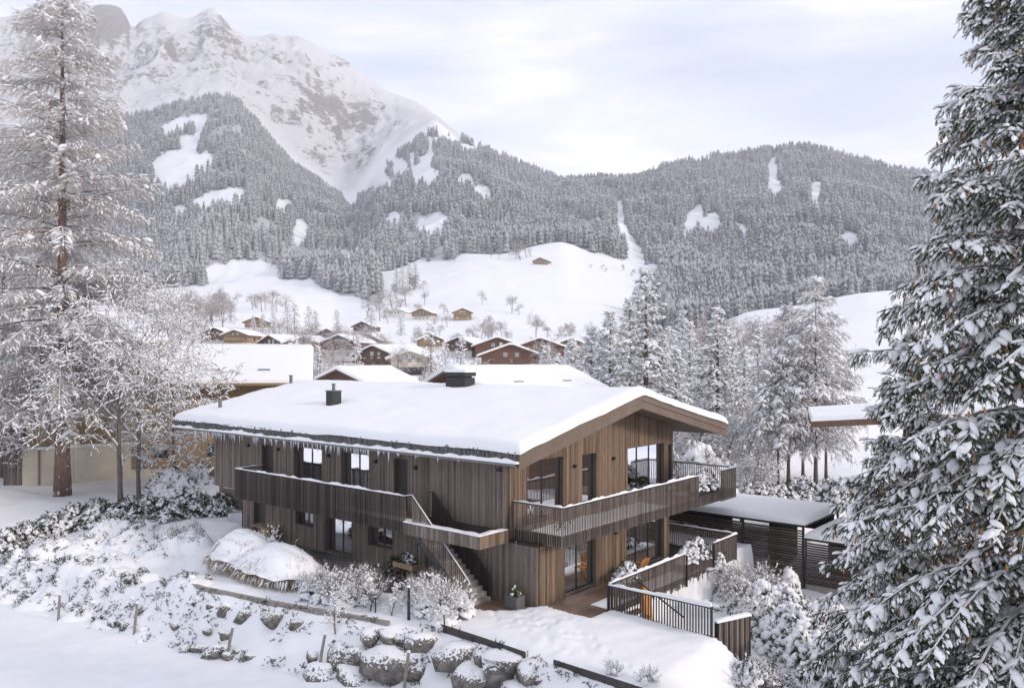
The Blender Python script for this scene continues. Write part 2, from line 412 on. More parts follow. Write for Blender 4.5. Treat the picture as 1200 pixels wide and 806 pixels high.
def local_z(x, y):
    zf = I(x, FIELD_X); yb = I(x, BASE_Y); yt = I(x, TOP_Y); zt = I(x, TOP_Z)
    t = np.clip((y - yb) / (yt - yb), 0, 1)
    t = t * t * (3 - 2 * t)
    z = zf + (zt - zf) * t
    # left bank climbs gently to the lawn
    up = np.clip((y - yt) / 9.0, 0, 1); z = z + (0.35 - zt) * up * np.clip((-13 - x) / 3, 0, 1)
    z = np.where(y < yb, zf - (yb - y) * 0.012, z)
    # ground in house axes
    dx = x - C0.x; dy = y - C0.y; a = dx * AX.x + dy * AX.y; b = dx * BX.x + dy * BX.y
    # sunk garden right of the terrace
    g = np.clip((a - 3.45) / 0.22, 0, 1) * np.clip((b - 1.70) / 0.22, 0, 1)
    z = z * (1 - g) + (-1.2 - 0.75 * np.clip((b - 6) / 9, 0, 1) - 0.25 * np.clip((a - 6) / 4, 0, 1)) * g
    # wooden deck by the gable and slabs along the front lie a little below the snow
    wob = fbm(x * 1.1, y * 1.1, 3, 15) * 0.22
    edge = np.interp(b, [-1.8, -0.95, 0.25, 2.25, 3.9, 5.5, 13.5], [0.3, 1.15, 1.9, 2.2, 2.55, 3.9, 4.2])
    dk = (a > -4.2) & (a < edge + wob * 0.6) & (b > -1.75 + wob * 0.5) & (b < 13.4)
    sl = (a <= -4.2) & (a > -19.2 + wob) & (b > np.interp(a, [-19, -15, -9, -4.2], [-1.2, -2.6, -2.7, -2.6]) + wob * 0.5) & (b < 14)
    yard = (a > -19.2) & (a < 3.94) & (b > -5) & (b < 13.6)
    yd = np.where(b < 1.7, np.clip((6.5 - a) / 2.5, 0, 1) * np.clip((b + 5.5) / 2.0, 0, 1) * (a > -19.2), yard.astype(float)); yd = yd * np.clip((y - yt) / 1.2, 0, 1)
    z = z + 0.15 * yd
    z = np.where(dk, -0.16, z); z = np.where(sl, -0.10, z)
    z = np.where((a > -19.5) & (a < 4.0) & (b >= 0.3) & (b < 13.9), -0.3, z)
    # snow slope in front of the sunk garden falls away to the right
    s = np.clip((a - 8.4) / 2.6, 0, 1) * (1 - np.clip((b - 1.75) / 0.35, 0, 1)); s = s * s * (3 - 2 * s)
    z = z + s * (-1.95) * np.clip((y - yt + 1) / 2, 0, 1)
    # far side of the house back to street level
    bk = np.clip((b - 19.5) / 6, 0, 1); z = np.where(a > 4, z + bk * 1.2, z)
    far = np.clip((y - 50) / 25, 0, 1); z = z + far * (0.5 - z) * np.clip((-a - 5) / 5, 0, 1)
    tread = np.exp(-(((x - 1.0 - (29.5 - y) * .35) / 1.1) ** 2)) * np.clip((y - 25.5) / 1.5, 0, 1) * np.clip((31.5 - y) / 1.0, 0, 1)
    z = z - tread * np.clip(vnoise(x * 3.1, y * 3.1, 44) - .45, 0, 1) * 0.16
    n = fbm(x * 0.35, y * 0.35, 4, 3) * 0.13 + fbm(x * 1.6, y * 1.6, 3, 9) * 0.035
    for fx, fy in FOOT:
        z = z - 0.085 * np.exp(-(((x - fx) / .11) ** 2 + ((y - fy) / .15) ** 2)) + 0.03 * np.exp(-(((x - fx) / .24) ** 2 + ((y - fy) / .28) ** 2))
    return z + n * np.clip((y - 5) / 10, 0.3, 1)
# column curves: photo row of the ground at given distances
V150 = [(-400, 445), (0, 440), (300, 446), (560, 447), (700, 440), (850, 440), (1000, 438), (1300, 436), (1700, 440)]
V230 = [(-400, 424), (0, 424), (300, 430), (560, 434), (700, 430), (850, 425), (1000, 415), (1300, 405), (1700, 410)]
V300 = [(-400, 404), (0, 404), (250, 404), (400, 412), (560, 412), (700, 415), (850, 408), (1000, 394), (1300, 388), (1700, 392)]
V500 = [(-400, 365), (0, 368), (240, 366), (330, 370), (400, 384), (460, 384), (560, 383), (700, 388), (760, 392), (820, 386), (860, 372), (874, 367), (932, 359), (1016, 342), (1040, 340), (1100, 338), (1300, 330), (1700, 330)]
V620 = [(-400, 350), (0, 355), (240, 356), (330, 352), (400, 366), (480, 360), (560, 352), (660, 352), (740, 366), (800, 372), (860, 375), (932, 371), (1016, 358), (1100, 352), (1300, 345), (1700, 340)]
V900 = [(-400, 335), (0, 335), (167, 336), (240, 331), (323, 328), (400, 326), (450, 318), (490, 307), (547, 295), (600, 294), (660, 295), (683, 304), (750, 318), (855, 324), (1016, 322), (1300, 318), (1700, 315)]
V1900 = [(-400, 190), (0, 160), (100, 145), (167, 137), (208, 125), (250, 115), (271, 114), (292, 134), (308, 155), (333, 187), (375, 217), (412, 243), (424, 236), (442, 203), (480, 176), (510, 158), (540, 166), (580, 183), (620, 200), (655, 214), (680, 214), (720, 211), (745, 210), (775, 200), (800, 193), (830, 187), (870, 183), (905, 177), (940, 175), (980, 181), (1010, 189), (1050, 201), (1100, 208), (1200, 225), (1400, 240), (1700, 250)]
V2100 = [(-400, 198), (0, 170), (167, 146), (250, 126), (271, 124), (333, 193), (375, 222), (412, 238), (442, 196), (480, 160), (510, 140), (530, 158), (560, 190), (620, 225), (700, 250), (1100, 250), (1700, 280)]
V3400 = [(-500, 60), (-200, 10), (-60, 30), (0, 22), (30, 12), (60, 2), (90, -6), (106, 6), (118, 4), (130, 8), (148, 14), (153, 40), (166, 22), (180, 17), (192, 10), (206, 18), (224, 22), (238, 14), (250, 10), (260, 20), (270, 34), (287, 42), (296, 46), (310, 44), (321, 40), (334, 45), (346, 42), (360, 46), (375, 54), (396, 66), (417, 79), (440, 97), (458, 108), (480, 116), (500, 126), (516, 140), (560, 175), (620, 240), (700, 280), (1700, 330)]
DIST = [150, 230, 300, 500, 620, 900, 1900, 2100, 3400]
LOGD = np.log(DIST)
def far_z(x, y):
    y = np.maximum(y, 1.0); u = np.clip(x / y * F + 600, -600, 1900)
    vs = np.stack([smooth_I(u, c) if k > 5 else smooth_I(u, c) for k, c in enumerate([V150, V230, V300, V500, V620, V900, V1900, V2100, V3400])])
    zs = CAMZ + (HV - vs) / F * np.array(DIST).reshape(-1, *([1] * u.ndim))
    out_ = np.zeros_like(u); yy = np.clip(y, DIST[0], DIST[-1])
    for i in range(len(DIST) - 1):
        t = (yy - DIST[i]) / (DIST[i + 1] - DIST[i]); k = (t >= 0) & (t <= 1)
        if i < 6: t = t
        # straight in the picture between the knots keeps slopes believable
        v = vs[i] + (vs[i + 1] - vs[i]) * np.clip((np.log(yy) - LOGD[i]) / (LOGD[i + 1] - LOGD[i]), 0, 1)
        zi = CAMZ + (HV - v) / F * yy
        out_ = np.where(k, zi, out_)
    out_ = np.where(y > DIST[-1], out_ - (y - DIST[-1]) * 0.55, out_)
    return out_
def relief(x, y):
    u = x / np.maximum(y, 1) * F + 600
    k = np.clip((520 - u) / 130, 0.12, 1) * np.clip((y - 2050) / 500, 0, 1) * np.clip((3420 - y) / 500, 0.14, 1)
    wx = x + fbm(x / 300, y / 300, 3, 31) * 120
    r = ridged(wx / 260, y / 900, 5, 11) * 105 + fbm(x / 60, y / 60, 4, 21) * 26 + ridged(wx / 90, y / 170, 4, 61) * 40
    h = np.clip((y - 620) / 500, 0, 1) * np.clip((2400 - y) / 400, 0, 1)
    r2 = (ridged(wx / 260 + 3, y / 500, 4, 41) * 26 + fbm(x / 50, y / 50, 3, 51) * 6) * np.clip((1880 - y) / 300, 0.12, 1)
    m = np.clip((y - 130) / 200, 0, 1) * np.clip((900 - y) / 300, 0, 1)
    return (r - 12) * k + r2 * h + fbm(x / 40, y / 40, 3, 71) * 1.3 * m
def ground_z(x, y):
    x = np.asarray(x, float); y = np.asarray(y, float)
    if y.size > 1000 and y.min() > 165: return far_z(x, y) + relief(x, y)
    t = np.clip((y - 90) / 70, 0, 1); t = t * t * (3 - 2 * t)
    zl = local_z(x, y); zf = far_z(x, y) + relief(x, y)
    return zl * (1 - t) + zf * t
def gz(x, y): return float(ground_z(np.array([x]), np.array([y]))[0])

# forest and clearing masks in plan (functions of bearing and distance)
def mask_uv(x, y, z):
    u = x / y * F + 600; v = HV - (z - CAMZ) / y * F; return u, v
CLEAR = [  # open snow patches in the forest: (u, v, ru, rv, rotation)
    (212, 192, 36, 13, -0.15), (200, 200, 22, 16, 0.2), (212, 246, 8, 3, 0), (260, 232, 34, 6, -0.25), (284, 319, 40, 12, 0.0), (402, 302, 16, 5, 0.25),
    (334, 239, 8, 5, 0.3), (351, 268, 6, 10, 0.2), (443, 212, 16, 9, 0.3), (428, 215, 10, 8, 0.5), (498, 202, 14, 9, 0.4), (508, 262, 17, 8, -0.3), (470, 196, 8, 7, 0.3),
    (565, 225, 9, 4, 0.5), (908, 220, 12, 7, 0.0), (957, 223, 5, 7, 0.0), (812, 256, 9, 14, 0.5), (834, 262, 9, 12, 0.4), (868, 268, 8, 4, 0.0), (995, 281, 10, 6, 0),
    (206, 145, 20, 3, -0.35), (232, 139, 12, 3, -0.3), (222, 165, 14, 4, 0.3), (234, 150, 4, 8, 0.3), (462, 255, 10, 4, -0.2), (905, 195, 4, 6, 0.1), (545, 212, 8, 5, .4), (905, 208, 4, 10, 0.0)]
def clearing(u, v):
    c = np.zeros_like(u)
    for (cu, cv, ru, rv, ro) in CLEAR:
        wob = fbm(u / 9.0, v / 9.0, 3, int(cu)) * 0.7; cv = cv + 3; rv = rv + 6; ru = ru + 2
        du = (u - cu) * cos(ro) + (v - cv) * sin(ro); dv = -(u - cu) * sin(ro) + (v - cv) * cos(ro)
        c = np.maximum(c, ((du / ru) ** 2 + (dv / rv) ** 2 + wob < 1.0).astype(float))
    # ski run cut through the wood
    s = np.clip((v - 238) / 76, 0, 1); uc = 722 + 24 * s + 3 * np.sin(v / 9); c = np.maximum(c, ((np.abs(u - uc) < 4 + 8 * s) & (v > 236) & (v < 330)).astype(float))
    return c
def forest_mask(x, y):
    z = ground_z(x, y); u, v = mask_uv(x, y, z)
    edge = np.clip(fbm(u / 22, v / 22, 4, 5) * 0.9, -1, 1)
    up = np.where(u < 412, I(u, V1900), -200) # left spur stops at its crest
    f = (y > 900 + edge * 40) & (y < 1960)
    near = (y > 560) & (y <= 960) & (((u > 770 + edge * 30)) | ((u < 440 + edge * 25) & (v < I(u, [(0, 360), (240, 331), (250, 306), (262, 304), (330, 306), (400, 346), (450, 352), (500, 350)]) + 2 + edge * 5)))
    low = (y > 505) & (y < 620) & (u > 740) & (u < 1300)
    f = f | near | low
    # thin towards the crest on the rocky side
    d = (u > 412) & (u < 560) & (y > 1500)
    thin = fbm(u / 14.0, v / 11.0, 3, 77) > (-0.25 + np.clip((y - 1500) / 900, 0, 1) * 0.25)
    f = f & (~d | thin)
    gully = (np.abs(u - (412 + (v - 243) * 0.2)) < 6 + np.clip((243 - v) / 3, 0, 40)) & (v < 246)
    f = f & ~gully
    return f & (clearing(u, v) < 0.5), u, v, z

# polar-like grid: fan of bearings x distance rows
def axis_rows():
    r = [3.0]
    while r[-1] < 24: r.append(r[-1] + 0.6)
    while r[-1] < 34: r.append(r[-1] + 0.13)
    while r[-1] < 60: r.append(r[-1] + 0.24)
    while r[-1] < 160: r.append(r[-1] * 1.0085)
    while r[-1] < 5200: r.append(r[-1] * 1.0068)
    return np.array(r)
def build_ground():
    rows = axis_rows()
    tanu = np.concatenate([np.linspace(-1.9, -0.75, 60, endpoint=False), np.linspace(-0.75, 0.75, 520, endpoint=False), np.linspace(0.75, 1.9, 61)])
    T, Y = np.meshgrid(tanu, rows); X = T * Y; q_ = int(np.searchsorted(rows, 170)); Z = np.concatenate([ground_z(X[:q_], Y[:q_]), ground_z(X[q_:], Y[q_:])])
    n, m = X.shape
    V = np.stack([X, Y, Z], -1).reshape(-1, 3)
    i = (np.arange(n - 1)[:, None] * m + np.arange(m - 1)[None]).reshape(-1)
    Fq = np.stack([i, i + 1, i + m + 1, i + m], 1)
    u, v = mask_uv(X, Y, Z); fm, _, _, _ = forest_mask(X.ravel(), Y.ravel())
    me = np_mesh('snow_ground', V, Fq, M_GROUND, smooth=True, corners=4)
    a = me.attributes.new('wood', 'FLOAT', 'POINT'); a.data.foreach_set('value', (fm & (Y.ravel() > 480)).astype(np.float32))
    # rock bands of the high face, by where the cliffs stand
    uu, vv = u.ravel(), v.ravel(); rk = np.zeros_like(uu)
    for (cu, cv, ru, rv, k) in [(128, 24, 26, 26, 1.2), (118, 18, 16, 20, 1.0), (252, 34, 30, 22, .55), (272, 48, 18, 10, .5), (205, 60, 26, 30, .25), (190, 40, 14, 18, .3), (30, 38, 34, 24, .5), (60, 20, 40, 14, .3), (425, 135, 22, 20, .75), (385, 122, 30, 14, .3), (345, 120, 30, 16, .22), (402, 70, 16, 9, .6), (345, 46, 22, 8, .45), (320, 46, 10, 9, .5), (455, 140, 22, 20, .25), (380, 190, 14, 22, .3), (395, 175, 12, 16, .3), (300, 95, 30, 20, .12), (220, 100, 40, 22, .18), (150, 70, 30, 30, .15), (240, 75, 50, 14, .25), (310, 60, 30, 10, .3), (340, 90, 26, 18, .3), (370, 105, 18, 20, .35), (410, 150, 26, 12, .4), (345, 135, 20, 14, .3), (445, 120, 16, 16, .35), (430, 175, 14, 12, .25)]:
        rk = np.maximum(rk, k * np.exp(-(((uu - cu) / ru) ** 2 + ((vv - cv) / rv) ** 2)))
    rk[Y.ravel() < 2080] = 0
    a = me.attributes.new('rock', 'FLOAT', 'POINT'); a.data.foreach_set('value', rk.astype(np.float32))
    return link('snow_ground', me, kind='structure')
def ground_mat():
    m, nt, b, o = mat('ground_snow'); c = coords(nt)
    n = noise(nt, c, 1.1, 6, 0.5)
    n2 = noise(nt, c, 6.0, 4, 0.55)
    base = ramp(nt, n, [(0.3, (0.785, 0.79, 0.812)), (0.7, SNOWC)])
    rk = attr(nt, 'rock'); wood = attr(nt, 'wood'); nz = normal_z(nt)
    big = noise(nt, coords(nt, (1, 1, 1.6)), 0.022, 8, 0.68, 0.6)
    med = noise(nt, coords(nt, (1, 1, 2.4)), 0.07, 6, 0.7)
    # bare rock: on steep, exposed faces
    e_ = mth(nt, 'MULTIPLY', mth(nt, 'SUBTRACT', 0.80, nz), 1.5)
    geo = nt.nodes.new('ShaderNodeNewGeometry'); sp = nt.nodes.new('ShaderNodeSeparateXYZ'); nt.links.new(geo.outputs['Position'], sp.inputs[0])
    hi = mth(nt, 'MULTIPLY', mth(nt, 'SUBTRACT', sp.outputs[1], 2050), 0.004, clamp=True)
    e_ = mth(nt, 'ADD', mth(nt, 'MULTIPLY', e_, hi), mth(nt, 'MULTIPLY', rk, 0.95))
    e_ = mth(nt, 'ADD', e_, mth(nt, 'MULTIPLY', mth(nt, 'SUBTRACT', big, 0.5), 1.5))
    e_ = mth(nt, 'ADD', e_, mth(nt, 'MULTIPLY', mth(nt, 'SUBTRACT', med, 0.5), 1.5))
    rf = mth(nt, 'MULTIPLY', ramp(nt, e_, [(0.40, 0.0), (0.52, 0.92)]), hi)
    fine = noise(nt, coords(nt, (1, 1, 2.0)), 0.21, 5, 0.7)
    rf = mth(nt, 'MULTIPLY', rf, ramp(nt, fine, [(0.36, 0.35), (0.5, 1.0)]))
    rc = ramp(nt, med, [(0.3, (0.075, 0.072, 0.078)), (0.5, (0.17, 0.15, 0.145)), (0.68, (0.34, 0.25, 0.21))])
    base = mixc(nt, rf, base, rc)
    base = mixc(nt, mth(nt, 'MULTIPLY', wood, 0.62), base, (0.20, 0.205, 0.22))
    nt.links.new(base, b.inputs['Base Color']); b.inputs['Roughness'].default_value = 0.8; b.inputs['Specular IOR Level'].default_value = 0.15
    bm = nd(nt, 'ShaderNodeBump'); bm.inputs['Strength'].default_value = 0.35; bm.inputs['Distance'].default_value = 0.10
    nt.links.new(n, bm.inputs['Height'])
    bm2 = nd(nt, 'ShaderNodeBump'); bm2.inputs['Strength'].default_value = 0.3; bm2.inputs['Distance'].default_value = 0.02
    nt.links.new(n2, bm2.inputs['Height']); nt.links.new(bm.outputs[0], bm2.inputs['Normal'])
    bm3 = nd(nt, 'ShaderNodeBump'); bm3.inputs['Strength'].default_value = 0.9
    nt.links.new(mth(nt, 'MULTIPLY', mth(nt, 'MULTIPLY', med, hi), 16.0), bm3.inputs['Height']); bm3.inputs['Distance'].default_value = 1.0; nt.links.new(bm2.outputs[0], bm3.inputs['Normal'])
    nt.links.new(bm3.outputs[0], b.inputs['Normal']); return m
M_GROUND = ground_mat()
build_ground()
# snowy ground behind and beside the camera, out of the picture but reflected in the windows
def back_ground():
    mb = MB(); xs = np.linspace(-600, 600, 25); ys = np.linspace(-500, 3.5, 22)
    for j in range(len(ys)):
        for i in range(len(xs)): mb.v.append((xs[i], ys[j], -2.9 + 0.10 * max(0, -ys[j] - 60) + 0.6 * sin(i * 2.1 + j)* min(1, max(0, -ys[j] - 5) / 30)))
    for j in range(len(ys) - 1):
        for i in range(len(xs) - 1):
            k = j * len(xs) + i; mb.f.append([k, k + 1, k + len(xs) + 1, k + len(xs)]); mb.t.append(0.5); mb.m.append(0)
    return mb.build('snow_ground', M_SNOW, smooth=True, kind='structure')
back_ground()

# ------------------------------------------------------------------ far woods: one mass of small conifers
def conifer_tpl(seed, lay=4, n=6):
    r = np.random.default_rng(seed); v = []; f = []
    for k in range(lay):
        z0 = 0.06 + 0.80 * k / lay; z1 = min(1.0, z0 + 0.42 - 0.04 * k); rad = 0.155 * (1 - 0.82 * k / lay) + 0.02
        b = len(v); v.append((r.uniform(-.01, .01), r.uniform(-.01, .01), z1))
        for j in range(n * 2):
            a = 2 * pi * (j + r.uniform(-.2, .2)) / (n * 2); q = rad * (1.15 if j % 2 else 0.55) * r.uniform(.8, 1.2)
            v.append((cos(a) * q, sin(a) * q, z0 + (0.0 if j % 2 else 0.05)))
        for j in range(n * 2): f.append((b, b + 1 + j, b + 1 + (j + 1) % (n * 2)))
    return np.array(v, float), np.array(f)
CON = [conifer_tpl(k) for k in range(4)]
def build_forest():
    S = Scatter(); N = 170000
    # candidate points, uniform in bearing, weighted so that near rows are as dense in plan as far ones
    tu = rng.uniform(-0.72, 0.86, N); y = np.sqrt(rng.uniform(505 ** 2, 1960 ** 2, N)); x = tu * y
    fm, u, v, z = forest_mask(x, y)
    # plan density ~ one per 60 m2 near, thinning where the slope hides the gaps
    keep = fm & (rng.uniform(0, 1, N) < np.interp(y, [500, 700, 900, 1200, 1900], [0.80, 0.72, 0.60, 0.50, 0.42]) * np.clip((vnoise(x / 28, y / 40, 91) - .12) * 3.2, 0.12, 1.15))
    x, y, z, u = x[keep], y[keep], z[keep], u[keep]; n = len(x)
    h = rng.uniform(7, 24, n) * np.interp(y, [500, 900, 1900], [0.8, 1.1, 1.05]) * (0.85 + 0.3 * vnoise(x / 40, y / 40, 3))
    patch = vnoise(x / 70, y / 70, 8); p2_ = vnoise(x / 220, y / 260, 18); tint = np.clip(rng.normal(0.36, 0.24, n) + (patch - 0.5) * 0.8 + (p2_ - 0.5) * 0.8, 0, 1)
    k = rng.integers(0, 4, n); a = rng.uniform(0, 2 * pi, n)
    M = np.zeros((n, 3, 3)); M[:, 0, 0] = np.cos(a); M[:, 0, 1] = -np.sin(a); M[:, 1, 0] = np.sin(a); M[:, 1, 1] = np.cos(a); M[:, 2, 2] = 1
    P = np.stack([x, y, z - 0.5], 1); w = rng.uniform(.65, 1.35, n)
    for q in range(4):
        s = k == q; S.put(CON[q], P[s], M[s], np.stack([h[s] * w[s], h[s] * w[s], h[s]], 1), tint[s])
    o = S.build('forest', M_FOREST, kind='stuff'); tag(o, 'frosted conifer forest covering the mountain slopes', 'forest')
    print('forest trees', n, 'tris', sum(len(t) for t in S.T))
build_forest()

# ------------------------------------------------------------------ valley air
def haze():
    mb = MB(); mb.box(-4200, 4200, -520, 5300, -260, 1900)
    o = mb.build('haze', None, kind='stuff'); me = o.data; me.materials.clear()
    m = bpy.data.materials.new('valley_haze'); m.use_nodes = True; nt = m.node_tree; nt.nodes.clear()
    ou = nt.nodes.new('ShaderNodeOutputMaterial'); vo = nt.nodes.new('ShaderNodeVolumePrincipled')
    vo.inputs['Color'].default_value = (0.93, 0.95, 1.0, 1); vo.inputs['Density'].default_value = HAZE; vo.inputs['Anisotropy'].default_value = 0.0
    nt.links.new(vo.outputs[0], ou.inputs['Volume']); me.materials.append(m); tag(o, 'thin pale winter haze filling the valley', 'haze')
HAZE = 0.00013
haze()
# ================================================================== THE HOUSE
def snow_slab(name, ax, ay, zf, th, r=0.25, mat_=None, parent=None, amp=0.05, seed=0, step=0.35, kind=None, nx=0.25, sag=None):
    """a blanket of snow over the rectangle ax x ay; zf(x, y) is the surface under it; thick, round shouldered, closed underneath"""
    def axis(a, b):
        n = max(2, int((b - a) / step)); mid = list(np.linspace(a + r, b - r, n)) if b - a > 2.2 * r else [(a + b) / 2]
        e = [a, a + r * .04, a + r * .15, a + r * .4, a + r * .7]; f_ = [b - r * .7, b - r * .4, b - r * .15, b - r * .04, b]
        return np.array(sorted(set(round(q, 5) for q in (e + mid + f_ if b - a > 2.2 * r else list(np.linspace(a, b, 9))))))
    xs, ys = axis(*ax), axis(*ay); X, Y = np.meshgrid(xs, ys)
    d = np.minimum(np.minimum(X - ax[0], ax[1] - X), np.minimum(Y - ay[0], ay[1] - Y)); k = np.clip(d / r, 0, 1)
    h = th * np.sqrt(np.clip(1 - (1 - k) ** 2, 0, 1)) * (1 + fbm(X * 0.5 + seed, Y * 0.5, 3, seed) * amp * 2) + fbm(X * 2.2, Y * 2.2 + seed, 3, seed + 4) * amp * 0.35 * k
    Z = zf(X, Y) + np.maximum(h, 0.0) + 0.004
    # lumpy rim
    jx = fbm(X * 1.1 + seed, Y * 1.1, 2, seed + 8) * min(r * .35, 0.035); e = (k < 0.5)
    X2 = X + np.where(e & (np.minimum(X - ax[0], ax[1] - X) < r), jx, 0); Y2 = Y + np.where(e & (np.minimum(Y - ay[0], ay[1] - Y) < r), jx, 0)
    n, m = X.shape; V = np.stack([X2, Y2, Z], -1).reshape(-1, 3)
    i = (np.arange(n - 1)[:, None] * m + np.arange(m - 1)[None]).reshape(-1)
    Fq = np.stack([i, i + 1, i + m + 1, i + m], 1)
    return link(name, np_mesh(name, V, Fq, mat_ or M_SNOWF, smooth=True, corners=4), parent, kind=kind)

def wall_cells(s0, s1, zb, zt, ops):
    """vertical strips between opening edges: (sa, sb, [(z0, z1) ...]) with z1 None meaning the wall top"""
    xs = sorted({s0, s1} | {max(s0, min(s1, o[0])) for o in ops} | {max(s0, min(s1, o[1])) for o in ops}); out_ = []
    for sa, sb in zip(xs[:-1], xs[1:]):
        cur = zb; segs = []
        for o in sorted([o for o in ops if o[0] < sb - 1e-6 and o[1] > sa + 1e-6], key=lambda o: o[2]):
            if o[2] > cur + 1e-3: segs.append((cur, o[2]))
            cur = o[3]
        segs.append((cur, None)); out_.append((sa, sb, segs))
    return out_
def clad_wall(parent, O, d, n, s0, s1, zb, zt, ops, m, seed=0, thick=0.24, name='wall'):
    """structural wall plus one row of upright boards; O origin (x, y), d along, n outward; all in the parent's frame"""
    def P(s, q, z): return (O[0] + d[0] * s + n[0] * q, O[1] + d[1] * s + n[1] * q, z)
    r = random.Random(seed); back = MB(); bd = MB()
    for sa, sb, segs in wall_cells(s0, s1, zb, zt, ops):
        for z0, z1 in segs:
            ta, tb = (zt(sa), zt(sb)) if z1 is None else (z1, z1)
            if ta - z0 < 0.01 and tb - z0 < 0.01: continue
            back.hexa([P(sa, -thick, z0), P(sb, -thick, z0), P(sb, -0.032, z0), P(sa, -0.032, z0), P(sa, -thick, ta), P(sb, -thick, tb), P(sb, -0.032, tb), P(sa, -0.032, ta)], 0.2)
        s = sa
        while s < sb - 1e-4:
            w = r.choice([0.07, 0.09, 0.12]); e = min(s + w, sb)
            if sb - e < 0.05: e = sb
            pr = r.choice([0, 0.006, 0.014, 0.022]); t = min(1, max(0, r.gauss(0.5, 0.27)))
            for z0, z1 in segs:
                ta, tb = (zt(s), zt(e)) if z1 is None else (z1, z1)
                if min(ta, tb) - z0 < 0.02: continue
                g = 0.007
                bd.hexa([P(s + g, -0.03, z0), P(e - g, -0.03, z0), P(e - g, pr, z0), P(s + g, pr, z0), P(s + g, -0.03, ta), P(e - g, -0.03, tb), P(e - g, pr, tb), P(s + g, pr, ta)], t)
            s = e
    w_ = back.build(name, M_RECESS, parent); bd.build('cladding_boards', m, w_, kind='stuff'); return w_
def window(parent, O, d, n, s0, s1, z0, z1, panes=2, depth=0.45, glass=None, door=False, name='window', jamb=None, frame=0.055):
    """deep reveal, dark frame with mullions, panes set behind it"""
    def P(s, q, z): return (O[0] + d[0] * s + n[0] * q, O[1] + d[1] * s + n[1] * q, z)
    def bx(mb, sa, sb, qa, qb, za, zb, t=0.5): mb.hexa([P(sa, qa, za), P(sb, qa, za), P(sb, qb, za), P(sa, qb, za), P(sa, qa, zb), P(sb, qa, zb), P(sb, qb, zb), P(sa, qb, zb)], t)
    j = MB(); e = 0.03; q0, q1 = -depth - 0.09, 0.012
    bx(j, s0 + 0.002, s0 + e, q0, q1, z0, z1); bx(j, s1 - e, s1 - 0.002, q0, q1, z0, z1)
    bx(j, s0 + e, s1 - e, q0, q1, z1 - e, z1 - 0.002); bx(j, s0 + e, s1 - e, q0, q1 + 0.02, z0 + 0.002, z0 + e)
    fr = j.build('window_reveal' if not door else 'door_reveal', jamb or M_REVEAL, parent)
    if door:
        k = MB(); a = s0 + e
        while a < s1 - e - 1e-3:
            b_ = min(a + 0.14, s1 - e); bx(k, a + .004, b_ - .004, -0.30, -0.26, z0 + e, z1 - e, random.random()); a = b_
        dr = k.build('door', M_RECESS if door == 'dark' else M_GREY, parent)
        h = MB(); sh = s1 - 0.16; bx(h, sh, sh + .025, -0.26, -0.20, z0 + 1.0, z0 + 1.2); h.build('door_handle', M_ZINC, dr); return fr
    m = MB(); w = frame; qa, qb = -depth - 0.05, -depth + 0.02
    bx(m, s0 + e, s1 - e, qa, qb, z0 + e, z0 + e + w); bx(m, s0 + e, s1 - e, qa, qb, z1 - e - w, z1 - e)
    L = (s1 - s0 - 2 * e); ed = [s0 + e + L * i / panes for i in range(panes + 1)]
    for i, x in enumerate(ed):
        lo = x if i == 0 else (x - w if i == panes else x - w / 2); bx(m, lo, lo + w, qa + .002, qb - .002, z0 + e + w, z1 - e - w)
    wf = m.build(name, M_FRAME, parent)
    for i in range(panes):
        g = MB(); a_, b_ = ed[i] + (w if i == 0 else w / 2), ed[i + 1] - (w if i == panes - 1 else w / 2)
        bx(g, a_, b_, -depth - 0.025, -depth - 0.015, z0 + e + w, z1 - e - w); g.build('pane', glass or M_GLASS, wf)
    return wf

house = thing('chalet_house', 'large modern timber chalet with broad snow covered roof, long balconies and icicles along the eave', 'house', hw(0, 0, 0), HROT)
ROOF_A0, ROOF_A1 = -25.3, 1.9
def ru(b): return 5.8 + (b + 1.4) * 0.2167 if b <= 7.6 else 5.8 + (16.6 - b) * 0.2167
Z0U, Z0L = 2.42, -0.15
# openings ------------------------------------------------------------
FU = [(-18.10, -16.95, 2.95, 5.25, 'door'), (-15.04, -12.5, 2.95, 5.35, 'w2'), (-10.94, -8.72, 2.95, 5.35, 'w2'), (-6.95, -5.97, 2.95, 5.35, 'door')]
FL = [(-18.96, -17.75, 0.18, 2.36, 'door'), (-14.88, -13.25, 1.2, 2.3, 'w2'), (-12.26, -10.05, 0.18, 2.36, 'sl'), (-8.85, -7.02, 0.98, 2.25, 'w2')]
GU = [(1.34, 3.98, 3.0, 5.62, 'w2'), (5.39, 6.61, 3.0, 5.55, 'w1'), (9.35, 13.09, 3.0, 5.52, 'w3'), (13.48, 13.92, 3.0, 5.40, 'w1')]
GL = [(1.86, 4.23, 0.06, 2.36, 'w2'), (6.71, 10.2, 0.10, 2.36, 'w3')]
fu = clad_wall(house, (0, 0), (1, 0), (0, -1), -23.3, 0, Z0U, lambda s: ru(0) - 0.02, FU, M_GREY, 1)
fl = clad_wall(house, (0, 0), (1, 0), (0, -1), -20.05, 1.6, Z0L, lambda s: Z0U - 0.004 if s > -4.5 else Z0U - 0.004, FL, M_GREY, 2)
gu = clad_wall(house, (0, 0), (0, 1), (1, 0), 0.04, 14.05, Z0U, lambda s: ru(s) - 0.02, GU, M_BROWN, 3)
gl = clad_wall(house, (1.6, 0), (0, 1), (1, 0), 0.04, 10.7, Z0L, lambda s: Z0U - 0.004, GL, M_BROWN, 4)
clad_wall(house, (-23.3, 0), (0, 1), (-1, 0), 0.04, 14.05, Z0U, lambda s: ru(s) - 0.02, [], M_GREY, 5)
